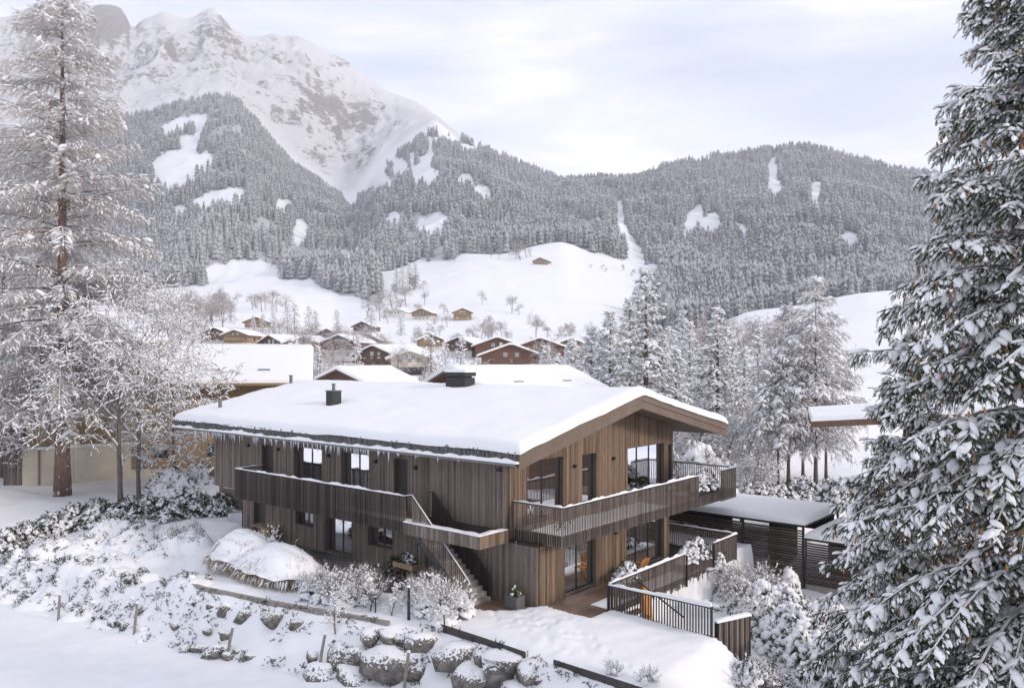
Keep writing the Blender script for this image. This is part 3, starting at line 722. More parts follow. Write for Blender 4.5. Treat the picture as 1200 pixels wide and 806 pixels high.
clad_wall(house, (0, 14.05), (-1, 0), (0, 1), 0.27, 23.05, Z0U, lambda s: ru(14.05) - 0.02, [(2, 5, 3, 5.4, 'w')], M_BROWN, 6)
clad_wall(house, (-20.05, 0), (0, 1), (-1, 0), 0.04, 13.5, Z0L, lambda s: Z0U - 0.004, [], M_GREY, 7)
clad_wall(house, (1.6, 10.7), (-1, 0), (0, 1), 0.27, 21.4, Z0L, lambda s: Z0U - 0.004, [(3.5, 7, .1, 2.3, 'w')], M_BROWN, 8)
for ops, O, d, n in ((FU, (0, 0), (1, 0), (0, -1)), (FL, (0, 0), (1, 0), (0, -1)), (GU, (0, 0), (0, 1), (1, 0)), (GL, (1.6, 0), (0, 1), (1, 0))):
    for (s0, s1, z0, z1, k) in ops:
        if k == 'door': window(house, O, d, n, s0, s1, z0, z1, door='dark' if s0 < -16 or ops is FU else True)
        elif k == 'sl': window(house, O, d, n, s0, s1, z0, z1, 2, 0.30, M_GLASST, name='sliding_door')
        else: window(house, O, d, n, s0, s1, z0, z1, int(k[1]), 0.29 if d[0] else 0.22, M_GLASSR if d[0] else M_GLASS, name='window' if z0 > .5 else 'glass_door')
window(house, (0, 14.05), (-1, 0), (0, 1), 2, 5, 3, 5.4, 3, 0.2); window(house, (1.6, 10.7), (-1, 0), (0, 1), 3.5, 7, .1, 2.3, 3, 0.2)
# floors and rooms
mb = MB(); mb.box(-23.27, -0.03, 0.03, 14.0, 2.44, 2.90); mb.box(-0.03, 1.56, 0.03, 10.6, 2.425, 2.49); mb.build('floor_slab', M_DARK, house)
mb = MB(); mb.box(-23.0, -0.26, 0.26, 13.8, 2.902, 2.93); mb.box(-19.8, 1.34, 0.26, 10.45, 0.0, 0.05); mb.build('room_floor', M_ROOMF, house)
mb = MB(); mb.box(-22.9, -4.2, 4.6, 4.7, 2.94, 6.9); mb.box(-4.3, -4.2, 0.3, 13.7, 2.935, 6.0); mb.box(-19.7, -3.0, 3.8, 3.9, 0.06, 2.42); mb.box(-3.0, -2.9, 0.3, 10.4, 0.06, 2.42)
mb.box(-4.15, -.3, 4.55, 4.65, 2.94, 5.9); mb.box(-2.85, 1.3, 5.3, 5.4, .06, 2.42)
mb.build('room_wall', M_ROOM, house)
mb = MB()                                                    # furniture seen through the gable windows
for (a, b, z) in ((-1.6, 2.2, 2.93), (-1.5, 10.4, 2.93), (-0.4, 2.6, 0.05)):
    mb.box(a - .45, a + .45, b - .8, b + .8, z + .70, z + .75, .6)
    for p in ((-.4, -.7), (.4, -.7), (-.4, .7), (.4, .7)): mb.box(a + p[0] - .03, a + p[0] + .03, b + p[1] - .03, b + p[1] + .03, z, z + .7, .4)
mb.box(-3.6, -3.0, 1.0, 3.8, 2.94, 4.0, .5)
sf = MB(); sf.box(-1.1, -.45, 1.5, 3.2, 2.94, 3.45); sf.box(-1.3, -1.1, 1.5, 3.2, 2.94, 3.95); sf.build('sofa', M_YELLOW, house, kind='stuff')
mb.build('room_furniture', M_ORANGE, house, kind='stuff')
mb = MB(); mb.box(-12.15, -10.15, 0.36, 0.38, 0.25, 1.35); mb.build('turquoise_screen', M_CURT, house)

# roof ----------------------------------------------------------------
TH = 0.55
mb = MB(); a0, a1 = ROOF_A0, ROOF_A1 - 0.06
for (b0, b1) in ((-1.4, 7.6), (7.6, 16.6)):
    mb.hexa([(a0, b0, ru(b0) + .03), (a1, b0, ru(b0) + .03), (a1, b1, ru(b1) + .03), (a0, b1, ru(b1) + .03), (a0, b0, ru(b0) + TH), (a1, b0, ru(b0) + TH), (a1, b1, ru(b1) + TH), (a0, b1, ru(b1) + TH)])
roof = mb.build('roof', M_FASCIA, house)
for (b0, b1) in ((-1.4, 7.6), (7.6, 16.6)):          # soffit planks under the verge overhang, each its own piece
    k = 0; b = b0
    while b < b1 - .01:
        e = min(b + 0.3, b1); pl = MB()
        pl.hexa([(a0 + .05, b + .004, ru(b) ), (a1 - .01, b + .004, ru(b)), (a1 - .01, e - .004, ru(e)), (a0 + .05, e - .004, ru(e)), (a0 + .05, b + .004, ru(b) + .026), (a1 - .01, b + .004, ru(b) + .026), (a1 - .01, e - .004, ru(e) + .026), (a0 + .05, e - .004, ru(e) + .026)], random.random())
        pl.build('soffit_plank', M_FASCIA, roof); b = e
# verge boards on both gables: lower board, upper board a little proud
for aa, sg in ((ROOF_A1, 1), (ROOF_A0, -1)):
    for (b0, b1) in ((-1.43, 7.6), (7.6, 16.63)):
        for (lo, hi, q) in ((-0.10, 0.27, 0.0), (0.275, 0.62, 0.045)):
            x0, x1 = sorted((aa - sg * .06, aa + sg * q)); mb = MB()
            mb.hexa([(x0, b0, ru(b0) + lo), (x1, b0, ru(b0) + lo), (x1, b1, ru(b1) + lo), (x0, b1, ru(b1) + lo), (x0, b0, ru(b0) + hi), (x1, b0, ru(b0) + hi), (x1, b1, ru(b1) + hi), (x0, b1, ru(b1) + hi)], 0.35 + 0.3 * random.random())
            mb.build('verge_board', M_FASCIA, roof)
# front edge: fringe of split shingles, then the gutter full of snow
mb = MB(); a = ROOF_A0; r_ = random.Random(5)
while a < ROOF_A1 - .1:
    w = r_.uniform(.05, .10); h = r_.uniform(.20, .40); q = r_.uniform(0.0, .05); mb.box(a + .006, a + w, -1.46 - q, -1.402, 6.00 + r_.uniform(-.03, .03), 6.03 + h, r_.random()); a += w + r_.uniform(.002, .02)

FRINGE = mb
M_DARKG = plain('frosted_shingle_ends', (0.115, 0.112, 0.112), 0.9, 0, 0.7, 14)
FRINGE.build('shingle_edge', M_DARKG, roof, kind='stuff')
mb = MB(); mb.box(ROOF_A0, ROOF_A1 - .05, -1.60, -1.585, 5.83, 5.98); mb.box(ROOF_A0, ROOF_A1 - .05, -1.585, -1.405, 5.83, 5.845); mb.build('gutter', M_ZINC, house)
mb = MB(); mb.box(ROOF_A0 + .1, ROOF_A1 - .1, -1.405, -1.30, 5.78, 6.0, .3); mb.build('eave_board', M_FASCIA, house)
snow_slab('gutter_snow', (ROOF_A0, ROOF_A1), (-1.62, -1.40), lambda x, y: 5.93 + 0 * x, 0.12, 0.06, parent=house, amp=0.35, seed=3, step=0.12)
def roof_top(X, Y): return np.where(Y < 7.6, 5.8 + (Y + 1.4) * 0.2167, 5.8 + (16.6 - Y) * 0.2167) + TH
def roof_base(X, Y):
    z = roof_top(X, Y) - 0.02 * np.exp(-((Y - 7.6) / 0.8) ** 2)
    for (ca, cb) in ((-14.95, 2.55), (-9.6, 7.2)): z = z - 0.16 * np.exp(-(((X - ca) / .65) ** 2 + ((Y - cb) / .55) ** 2))
    z = z - 0.07 * np.exp(-(((X + 11.5) + (Y - 3.5) * 1.8) / 1.2) ** 2) * np.exp(-((Y - 3.8) / 1.2) ** 2)
    return z + fbm(X * .22, Y * .5, 3, 77) * .10 + fbm(X * .9, Y * .7, 2, 78) * .02
snow_slab('roof_snow', (ROOF_A0 - .10, ROOF_A1 + .12), (-1.50, 16.72), roof_base, 0.39, 0.30, M_SNOW, house, 0.07, 2, 0.3)
# icicles of uneven length along the gutter
cols = [-22.6, -22.4, -22.35, -21.9, -21.7, -21.4, -21.2, -20.9, -20.5, -20.3, -19.9, -19.6, -19.2, -18.8, -18.5, -18.3, -17.8, -17.4, -16.5, -16.2, -15.9, -15.3, -14.9, -14.7, -14.2, -13.6, -13.3, -12.9, -12.6, -12.2, -11.9, -11.5, -11.2, -10.9, -10.7, -10.4, -10.0, -9.7, -9.4, -9.1, -8.7, -8.4, -8.1, -7.8, -7.5, -7.2, -7.0, -6.8, -6.2, -5.9, -5.4, -4.9, -3.6, -2.4, -1.2]
M_ICE = None
def ice_mat():
    m, nt, b, o = mat('ice'); b.inputs['Base Color'].default_value = (0.78, 0.82, 0.88, 1); b.inputs['Roughness'].default_value = 0.12; b.inputs['Alpha'].default_value = 0.62; b.inputs['IOR'].default_value = 1.31; return m
M_ICE = ice_mat()
for a in cols:
    for q in range(random.choice((1, 1, 2, 3))):
        a_ = a + random.uniform(-.12, .12); L = random.uniform(.12, .50) * (1.25 if a < -19 else 1.0) * (0.45 if a > -5 else 1)
        mb = MB(); mb.tube([(a_, -1.594, 5.86), (a_ + .004, -1.594, 5.86 - L * .5), (a_, -1.593, 5.86 - L)], [.034, .022, .004], 5); mb.build('icicle', M_ICE, house, smooth=True)

# chimneys and vents on the roof
def on_roof(u, v, lift=0.95):
    for i in range(500):
        b = -1 + i * 0.02; k = (u - 600) / F; Y = (b + C0.x * BX.x + C0.y * BX.y) / (k * BX.x + BX.y); x = k * Y; z = CAMZ - (v - HV) / F * Y
        if z <= ru(b) + lift: return ((x - C0.x) * AX.x + (Y - C0.y) * AX.y, b, z)
a, b, z = on_roof(391, 471)
mb = MB(); mb.box(a - .30, a + .30, b - .30, b + .30, z - .8, z + .62); ch = mb.build('chimney', M_STEEL, roof)
mb = MB(); mb.box(a - .34, a + .34, b - .34, b + .34, z + .62, z + .66); mb.tube([(a, b, z + .66), (a, b, z + 1.0)], .09, 10); mb.tube([(a, b, z + 1.0), (a, b, z + 1.04)], .13, 10); mb.build('flue', M_ZINC, roof)
a, b, z = -9.6, 7.2, 8.75
mb = MB(); mb.box(a - .75, a + .75, b - .4, b + .4, 8.0, z + .22); mb.box(a - .62, a + .62, b - .30, b + .30, z + .22, z + .30); mb.box(a - .8, a + .8, b - .45, b + .45, z + .30, z + .52); mb.build('ridge_vent', M_STEEL, roof)
snow_slab('vent_snow', (a - .82, a + .82), (b - .47, b + .47), lambda x, y: z + .52 + 0 * x, 0.16, 0.12, parent=roof)
for (u, v, h) in ((341, 448, .45), (258, 478, .55)):
    a, b, z = on_roof(u, v); mb = MB(); mb.tube([(a, b, z - .7), (a, b, z + h)], .11, 10); mb.tube([(a, b, z + h), (a, b, z + h + .05)], .15, 10); mb.build('vent_pipe', M_ZINC, roof)

# balconies ------------------------------------------------------------
def rail_run(parent, p0, p1, zt, zb, spacing=0.115, snow=True, mat_=None, post_ends=True, bal_name='baluster', bw=0.024, bd=0.042, handrail=True, limit=400, snow_h=0.06):
    """handrail p0-p1 (x, y) with one upright slat object every spacing"""
    mat_ = mat_ or M_SLAT
    p0 = Vector((*p0, 0)); p1 = Vector((*p1, 0)); d = p1 - p0; L = d.length; d.normalize(); ang = math.atan2(d.y, d.x)
    mb = MB(); mb.box(0, L, -.035, .035, zt - .05, zt); rl = mb.build('handrail', M_STEEL, parent, loc=p0); rl.rotation_euler = (0, 0, ang)
    n = int(L / spacing); me = []
    for k in range(4):
        b_ = MB(); b_.box(-bw / 2, bw / 2, -bd / 2, bd / 2, zb, zt - .052, 0.15 + 0.23 * k); me.append(b_.mesh(bal_name, mat_))
    for i in range(n + 1):
        o = link(bal_name, me[random.randrange(4)], rl, loc=(L * i / n, random.uniform(-.003, .003), 0))
    if snow:
        s = snow_slab('rail_snow', (-.02, L + .02), (-.055, .055), lambda x, y: zt + 0 * x, snow_h, 0.045, parent=rl, amp=.3, step=.15)
    return rl
def deck(parent, x0, x1, y0, y1, zt=2.92, th=0.42, faces=True, name='balcony_floor', m=None):
    mb = MB(); mb.box(x0, x1, y0, y1, zt - th, zt - .03); o = mb.build(name, M_DARK, parent)
    mb = MB(); n = max(1, int((y1 - y0) / .14)) if (x1 - x0) > (y1 - y0) else max(1, int((x1 - x0) / .14))
    for i in range(n):
        if (x1 - x0) > (y1 - y0): w = (y1 - y0) / n; mb.box(x0, x1, y0 + w * i + .004, y0 + w * (i + 1) - .004, zt - .03, zt, random.random())
        else: w = (x1 - x0) / n; mb.box(x0 + w * i + .004, x0 + w * (i + 1) - .004, y0, y1, zt - .03, zt, random.random())
    mb.build('deck_boards', M_DECK, o, kind='stuff'); return o
# long balcony on the front
d1 = deck(house, -17.95, -4.32, -1.66, -0.03)
rail_run(house, (-17.95, -1.70), (-4.28, -1.70), 4.06, 2.46, mat_=M_BAL, bd=.065, bw=.03)
rail_run(house, (-17.97, -0.05), (-17.97, -1.66), 4.06, 2.46, mat_=M_BAL, bd=.065, bw=.03)
snow_slab('balcony_snow', (-17.9, -4.4), (-1.62, -1.1), lambda x, y: 2.92 + 0 * x, 0.07, 0.2, parent=house, amp=.3)
# gable balcony
d2 = deck(house, 0.03, 2.50, 0.50, 14.0); d3 = deck(house, -3.4, 2.50, 14.08, 16.42)
rail_run(house, (2.54, 0.46), (2.54, 12.05), 4.06, 2.46); rail_run(house, (0.06, 0.46), (2.50, 0.46), 4.06, 2.46)
rail_run(house, (2.54, 12.05), (2.54, 14.60), 3.02, 2.46, snow=False); rail_run(house, (2.54, 14.62), (2.54, 16.46), 4.06, 2.40, snow_h=.10)
rail_run(house, (2.50, 16.46), (-3.4, 16.46), 4.06, 2.46)
mb = MB(); mb.box(2.0, 2.50, 12.1, 14.5, 2.93, 3.30); mb.build('planter', M_DARK, house)
snow_slab('balcony_snow', (0.9, 2.48), (0.5, 9.0), lambda x, y: 2.92 + 0 * x, 0.06, 0.25, parent=house, amp=.5, seed=8)
snow_slab('balcony_snow', (1.0, 1.9), (12.1, 16.3), lambda x, y: 2.92 + 0 * x, 0.10, 0.3, parent=house, amp=.5, seed=9)
# parapet frame round the stair head: each board a piece
def parapet_run(parent, p0, p1, z0, z1, nrm, th, m, seed):
    p0 = Vector((*p0, 0)); d = Vector((*p1, 0)) - p0; L = d.length; d.normalize(); nn = Vector((*nrm, 0)); r = random.Random(seed)
    mb = MB(); q = [p0, p0 + d * L, p0 + d * L - nn * th, p0 - nn * th]; mb.hexa([(x.x, x.y, z0 + .02) for x in q] + [(x.x, x.y, z1 - .01) for x in q]); core = mb.build('parapet', M_DARK, parent)
    s = 0
    while s < L - .01:
        w = min(r.choice((.12, .15, .18)), L - s); a, b = p0 + d * (s + .005), p0 + d * (s + w - .005); pr = .022 + r.choice((0, .006, .012)); k = MB()
        k.hexa([(a.x, a.y, z0), (b.x, b.y, z0), ((b + nn * pr).x, (b + nn * pr).y, z0), ((a + nn * pr).x, (a + nn * pr).y, z0), (a.x, a.y, z1), (b.x, b.y, z1), ((b + nn * pr).x, (b + nn * pr).y, z1), ((a + nn * pr).x, (a + nn * pr).y, z1)], r.random())
        k.build('board', m, core); s += w
    return core
parapet_run(house, (-4.30, -1.76), (0.14, -1.76), 2.44, 2.95, (0, -1), 0.30, M_GREY, 4)
parapet_run(house, (0.14, -1.76), (0.14, -0.02), 2.44, 2.95, (1, 0), 0.28, M_BROWN, 5)
snow_slab('parapet_snow', (-4.32, 0.18), (-1.80, -1.44), lambda x, y: 2.95 + 0 * x, 0.07, 0.08, parent=house, amp=.2, step=.2)
snow_slab('parapet_snow', (-0.14, 0.18), (-1.46, -0.03), lambda x, y: 2.95 + 0 * x, 0.07, 0.08, parent=house, amp=.2, step=.2)
mb = MB(); mb.box(-3.0, -.14, -.14, -.04, 2.5, 2.90); mb.build('parapet_rear_board', M_DARK, house)
# downpipe chain and vent grille on the front
mb = MB()
for i in range(26): z = 0.55 + i * 0.078; mb.tube([(0.62, -.09, z), (0.62, -.09, z + .06)], .026 if i % 2 else .016, 6)
mb.build('rain_chain', M_CONC, house)
mb = MB(); mb.box(0.85, 1.28, -.03, .03, 2.05, 2.22); mb.build('vent_grille', M_ZINC, house)
# wall lamps
for (a, b, z, n) in ((0.0, 4.75, 5.0, 0), (0.0, 8.0, 5.05, 0), (-19.4, 0, 5.0, 1), (-16.4, 0, 5.0, 1), (-11.9, 0, 5.0, 1), (-8.2, 0, 5.0, 1), (-5.4, 0, 4.95, 1), (1.6, 5.7, 2.05, 0), (-0.3, 0, 5.3, 1)):
    mb = MB()
    if n: mb.box(a - .07, a + .07, b - .16, b - .02, z, z + .15); mb.box(a - .02, a + .02, b - .04, b - .0, z + .02, z + .12)
    else: mb.box(a + .02, a + .16, b - .07, b + .07, z, z + .15); mb.box(a, a + .04, b - .02, b + .02, z + .02, z + .12)
    mb.build('wall_lamp', M_STEEL, house)
# left end under the overhang: pier and screen
mb = MB(); mb.box(-21.6, -20.9, 0.6, 1.2, -0.3, 2.42); mb.build('corner_pier', M_RECESS, house)
mb = MB(); mb.box(-21.75, -20.2, 0.02, 0.06, 0.1, 1.2); mb.build('wind_screen', M_GLASS, house)
mb = MB(); mb.box(-21.8, -20.15, 0.0, 0.09, 1.2, 1.26); mb.build('screen_rail', M_ZINC, house)
# outside stair: every step a piece
NS = 16; RI = 2.92 / NS; GO = 0.238; ST0 = -0.45
for i in range(NS):
    x1 = ST0 - GO * i; mb = MB(); mb.box(x1 - GO - .03, x1, -1.60, -0.42, RI * i - (.10 if i else .2), RI * (i + 1), random.random()); mb.build('step', M_CONC, house)
    if i % 3 == 1: snow_slab('step_snow', (x1 - .2, x1 - .03), (-1.4, -1.0 + .1 * (i % 2)), lambda x, y, z=RI * (i + 1): z + 0 * x, 0.02, 0.05, parent=house)
def stair_side(y, x_lo, x_hi, opp=False):
    sl = RI / GO
    mb = MB(); zA = RI * 0 - .02; zs = lambda x: (ST0 - x) * sl
    mb.hexa([(ST0 - .0, y - .03, zs(ST0) - .12), (x_hi, y - .03, zs(x_hi) - .30), (x_hi, y + .03, zs(x_hi) - .30), (ST0, y + .03, zs(ST0) - .12), (ST0, y - .03, zs(ST0) + .16), (x_hi, y - .03, zs(x_hi) + .10), (x_hi, y + .03, zs(x_hi) + .10), (ST0, y + .03, zs(ST0) + .16)])
    mb.build('stringer', M_STEEL, house)
    hr = MB(); hr.bar((ST0 - .05, y, 0.98), (-3.90, y, 4.12), .05, .045); hr.bar((-3.90, y, 4.12), (-4.28, y, 4.04), .05, .045); hr.bar((ST0 - .06, y, 1.0), (ST0 - .06, y, -.05), .06, .06, up=(0, 1, 0)); h_ = hr.build('stair_handrail', M_STEEL, house)
    x = ST0 - .17
    while x > -3.95:
        zt = 0.98 + (ST0 - .05 - x) * (4.12 - .98) / (3.90 + ST0 - .05); b_ = MB(); b_.box(x - .014, x + .014, y - .03, y + .03, max(zs(x) - .15, 0.0), zt - .02, random.random()); b_.build('baluster', M_SLAT if not opp else M_DARK, h_); x -= .115 if not opp else .085
    if not opp:
        s = MB(); s.bar((ST0 - .05, y, 1.015), (-3.90, y, 4.155), .05, .03); s.bar((-3.90, y, 4.155), (-4.28, y, 4.075), .05, .03); s.build('rail_snow', M_SNOWF, h_)
stair_side(-1.64, ST0, -4.2); stair_side(-0.38, ST0, -4.2, True)

# ---------------------------------------------------------------- terrace by the gable and slabs along the front
def planks(name, x0, x1, y0, y1, z, w, along, m, parent, L=2.4):
    mb_i = 0; x = x0
    a0, a1, c0, c1 = (x0, x1, y0, y1) if along == 'x' else (y0, y1, x0, x1)
    c = c0
    while c < c1 - .02:
        e = min(c + w, c1); s = a0 - random.uniform(0, L * .7)
        while s < a1 - .02:
            t = min(s + L, a1); lo = max(s, a0)
            if t - lo > .05:
                mb = MB(); zz = z + random.uniform(-.003, .003)
                if along == 'x': mb.box(lo + .004, t - .004, c + .004, e - .004, zz - .03, zz, random.random())
                else: mb.box(c + .004, e - .004, lo + .004, t - .004, zz - .03, zz, random.random())
                mb.build(name, m, parent)
            s += L
        c = e
terrace = thing('wooden_terrace', 'brown wooden plank terrace around the foot of the gable, edged by snow', 'terrace', hw(0, 0, 0), HROT)
mb = MB(); mb.box(1.62, 3.90, 1.7, 13.45, -0.5, 0.0); mb.box(-0.4, 1.62, 10.75, 13.45, -.5, 0.0); mb.build('terrace_base', M_DARK, terrace)
planks('plank', 1.63, 3.9, -1.75, 13.4, 0.03, 0.20, 'y', M_DECK, terrace, 3.2)
planks('plank', -4.2, 1.62, -1.75, -0.04, 0.03, 0.20, 'x', M_DECK, terrace, 3.2)
snow_slab('terrace_snow', (3.0, 3.92), (1.75, 12.6), lambda x, y: 0.02 + 0 * x, 0.10, 0.4, parent=terrace, amp=.4)
paving = thing('stone_terrace', 'grey wet slab terrace along the long shaded front of the chalet', 'terrace', hw(0, 0, 0), HROT)
planks('slab', -19.3, -4.21, -2.9, -0.04, 0.10, 0.58, 'x', M_PAVE, paving, 0.9)
# long railing of the terrace, with its lowered planter bay
tr = thing('terrace_railing', 'long slatted terrace railing with planter bay running beside the glass doors', 'railing', hw(0, 0, 0), HROT)
rail_run(tr, (3.95, 1.70), (3.95, 7.95), 1.08, -0.42, snow_h=.08); rail_run(tr, (3.95, 8.0), (3.95, 10.75), 0.52, -0.42, snow=False)
rail_run(tr, (3.95, 10.8), (3.95, 13.45), 1.08, -0.42, snow_h=.08); rail_run(tr, (3.9, 13.45), (-0.4, 13.45), 1.08, -0.3, snow_h=.08)
for b in (8.0, 10.75): mb = MB(); mb.box(3.98, 4.05, b - .03, b + .03, -.42, 1.0); mb.build('post', M_STEEL, tr)
mb = MB(); mb.box(3.40, 3.9, 8.1, 10.65, 0.04, 0.50); mb.build('planter', M_DARK, tr); snow_slab('planter_snow', (3.4, 3.98), (8.05, 10.7), lambda x, y: .52 + 0 * x, .16, .2, parent=tr)
fr = thing('slatted_railing', 'short snow capped railing of upright dark slats standing in the snow before the sunken garden', 'railing', hw(0, 0, 0), HROT)
rail_run(fr, (3.98, 1.65), (8.30, 1.65), 1.02, -0.08, 0.115, mat_=M_DARK, bw=.035, snow_h=.12)
mb = MB(); mb.box(8.30, 8.36, 1.6, 1.7, -.6, 1.04); mb.build('post', M_STEEL, fr); mb = MB(); mb.box(3.9, 3.96, 1.6, 1.68, -.3, 1.0); mb.build('post', M_STEEL, fr)
# low slatted wall past the railing
p, q = uvw(839.5, 729, 0.30), uvw(879, 720.3, 0.30); dv = q - p
lw = thing('low_slatted_wall', 'low dark slatted wall with a snow cap to the right of the short railing', 'wall', (p.x, p.y, 0), math.atan2(dv.y, dv.x))
mb = MB(); mb.box(0, dv.length, -.02, .10, -1.3, .28); mb.build('wall_core', M_DARK, lw)
for i in range(int(dv.length / .09)): mb = MB(); mb.box(i * .09 + .01, i * .09 + .08, -.05, -.02, -1.3, .29, random.random()); mb.build('slat', M_SLAT if i % 3 else M_DARK, lw)
snow_slab('wall_snow', (-.02, dv.length + .02), (-.08, .22), lambda x, y: .29 + 0 * x, .12, .1, parent=lw, amp=.2)
# ---------------------------------------------------------------- walls in the sunken garden, dark colour standing for the shaded void under the terrace
gw = thing('garden_wall', 'wall under the terrace by the sunken garden, coloured dark for the shaded void', 'wall', hw(0, 0, 0), HROT)
mb = MB(); mb.box(3.70, 3.78, 1.93, 13.4, -2.6, -0.503); mb.box(3.95, 8.5, 1.72, 1.92, -2.6, -0.10); mb.box(-.6, 3.3, 13.1, 13.4, -2.4, -.503); mb.build('wall_core', M_STEEL, gw)

# ---------------------------------------------------------------- slatted carport
cp = thing('slatted_carport', 'long dark carport of horizontal slats under a thick flat snow roof', 'carport', hw(0, 16.5, 0), HROT)
def slat_bay(par, x0, x1, z0, z1, y=0.0, pitch=0.135, m=None):
    n = int((z1 - z0) / pitch)
    me = []
    for k in range(3): mb = MB(); mb.box(0, x1 - x0, -.03, .03, 0, .080, .2 + .3 * k); me.append(mb.mesh('slat', m or M_SLATD))
    for i in range(n): link('slat', me[i % 3], par, loc=(x0, y, z0 + i * pitch))
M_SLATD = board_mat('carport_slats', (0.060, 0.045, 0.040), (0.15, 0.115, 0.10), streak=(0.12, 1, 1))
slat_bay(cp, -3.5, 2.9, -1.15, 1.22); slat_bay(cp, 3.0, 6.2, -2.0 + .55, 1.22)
for x in (-3.55, 2.95, 6.24): mb = MB(); mb.box(x - .05, x + .05, -.06, .06, -2.2, 1.25); mb.build('post', M_STEEL, cp)
for x in (-3.55, 0.4, 6.24): mb = MB(); mb.box(x - .05, x + .05, 5.4, 5.5, -2.2, 1.25); mb.build('post', M_STEEL, cp)
mb = MB(); mb.box(-3.6, 6.3, -.08, 5.6, 1.23, 1.36); mb.build('roof_plate', M_STEEL, cp)
snow_slab('roof_snow', (-3.65, 6.36), (-.14, 5.66), lambda x, y: 1.36 + 0 * x, 0.34, 0.32, M_SNOW, cp, .05, 12, .4)
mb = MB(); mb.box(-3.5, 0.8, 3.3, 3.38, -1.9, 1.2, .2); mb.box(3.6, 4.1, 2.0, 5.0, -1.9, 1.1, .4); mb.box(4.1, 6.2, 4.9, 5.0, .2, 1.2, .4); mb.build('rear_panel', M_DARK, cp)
cq = thing('slatted_shed', 'lower slatted shed with its own snow roof, half hidden by the big spruce', 'shed', hw(6.3, 16.5, 0), HROT)
slat_bay(cq, 0.05, 6.5, -1.65, 0.55, pitch=.12)
for x in (0.05, 3.3, 6.5): mb = MB(); mb.box(x - .04, x + .04, .03, .11, -2.2, .6); mb.build('post', M_STEEL, cq)
mb = MB(); mb.box(0.0, 6.7, -.1, 5.2, .60, .72); mb.build('roof_plate', M_STEEL, cq); mb = MB(); mb.box(0.05, 6.6, 3.5, 3.6, -2.0, .6, .3); mb.build('rear_panel', M_SLAT, cq)
snow_slab('roof_snow', (0.02, 6.75), (-.16, 5.26), lambda x, y: .72 + 0 * x, 0.38, 0.36, M_SNOW, cq, .05, 13, .4)
mb = MB(); mb.box(.05, 6.6, .02, .1, -2.2, -1.68, .5); mb.build('plinth', M_CONC, cq)
# ================================================================== VEGETATION
def spike_tpl(n=14, spread=0.17, ln=0.22, w=0.022, seed=0, droop=0.0, core=True):
    r = np.random.default_rng(seed); v = []; f = []
    if core:
        b = 0; v += [(0, .018, 0), (0, -.018, 0), (1.0, 0, -droop)]; f.append((0, 1, 2)); v += [(0, 0, .018), (0, 0, -.018), (1.0, 0, -droop)]; f.append((3, 4, 5))
    for i in range(n):
        x = (i + r.uniform(0, 1)) / n * 0.95; a = i * 2.4 + r.uniform(-.4, .4); sp = spread * (1.15 - 0.6 * x) * r.uniform(.75, 1.2); L = ln * r.uniform(.7, 1.2); z = -droop * x * x
        b = len(v); ca, sa = cos(a), sin(a); px, pz = -sa * w, ca * w
        v += [(x - w, px, z + pz), (x + w, -px, z - pz), (x + L, ca * sp, z + sa * sp)]; f.append((b, b + 1, b + 2))
    return np.array(v, float), np.array(f)
SPK = [spike_tpl(14, seed=k) for k in range(4)]
SPKD = [spike_tpl(24, .16, .18, .026, seed=k + 9, droop=.12) for k in range(4)]
SPKL = [spike_tpl(10, .20, .30, .012, seed=k + 20, droop=.2) for k in range(4)]
SPKF = [spike_tpl(20, .22, .30, .010, seed=k + 70, droop=.25) for k in range(4)]
def stick_tpl(n=4, taper=0.6):
    v = []; f = []
    for j in range(n): a = 2 * pi * j / n; v.append((0, cos(a), sin(a)))
    for j in range(n): a = 2 * pi * j / n; v.append((1, cos(a) * taper, sin(a) * taper))
    for j in range(n): j2 = (j + 1) % n; f += [(j, j2, n + j2), (j, n + j2, n + j)]
    return np.array(v, float), np.array(f)
STICK, STICK6 = stick_tpl(3), stick_tpl(6, 0.75)

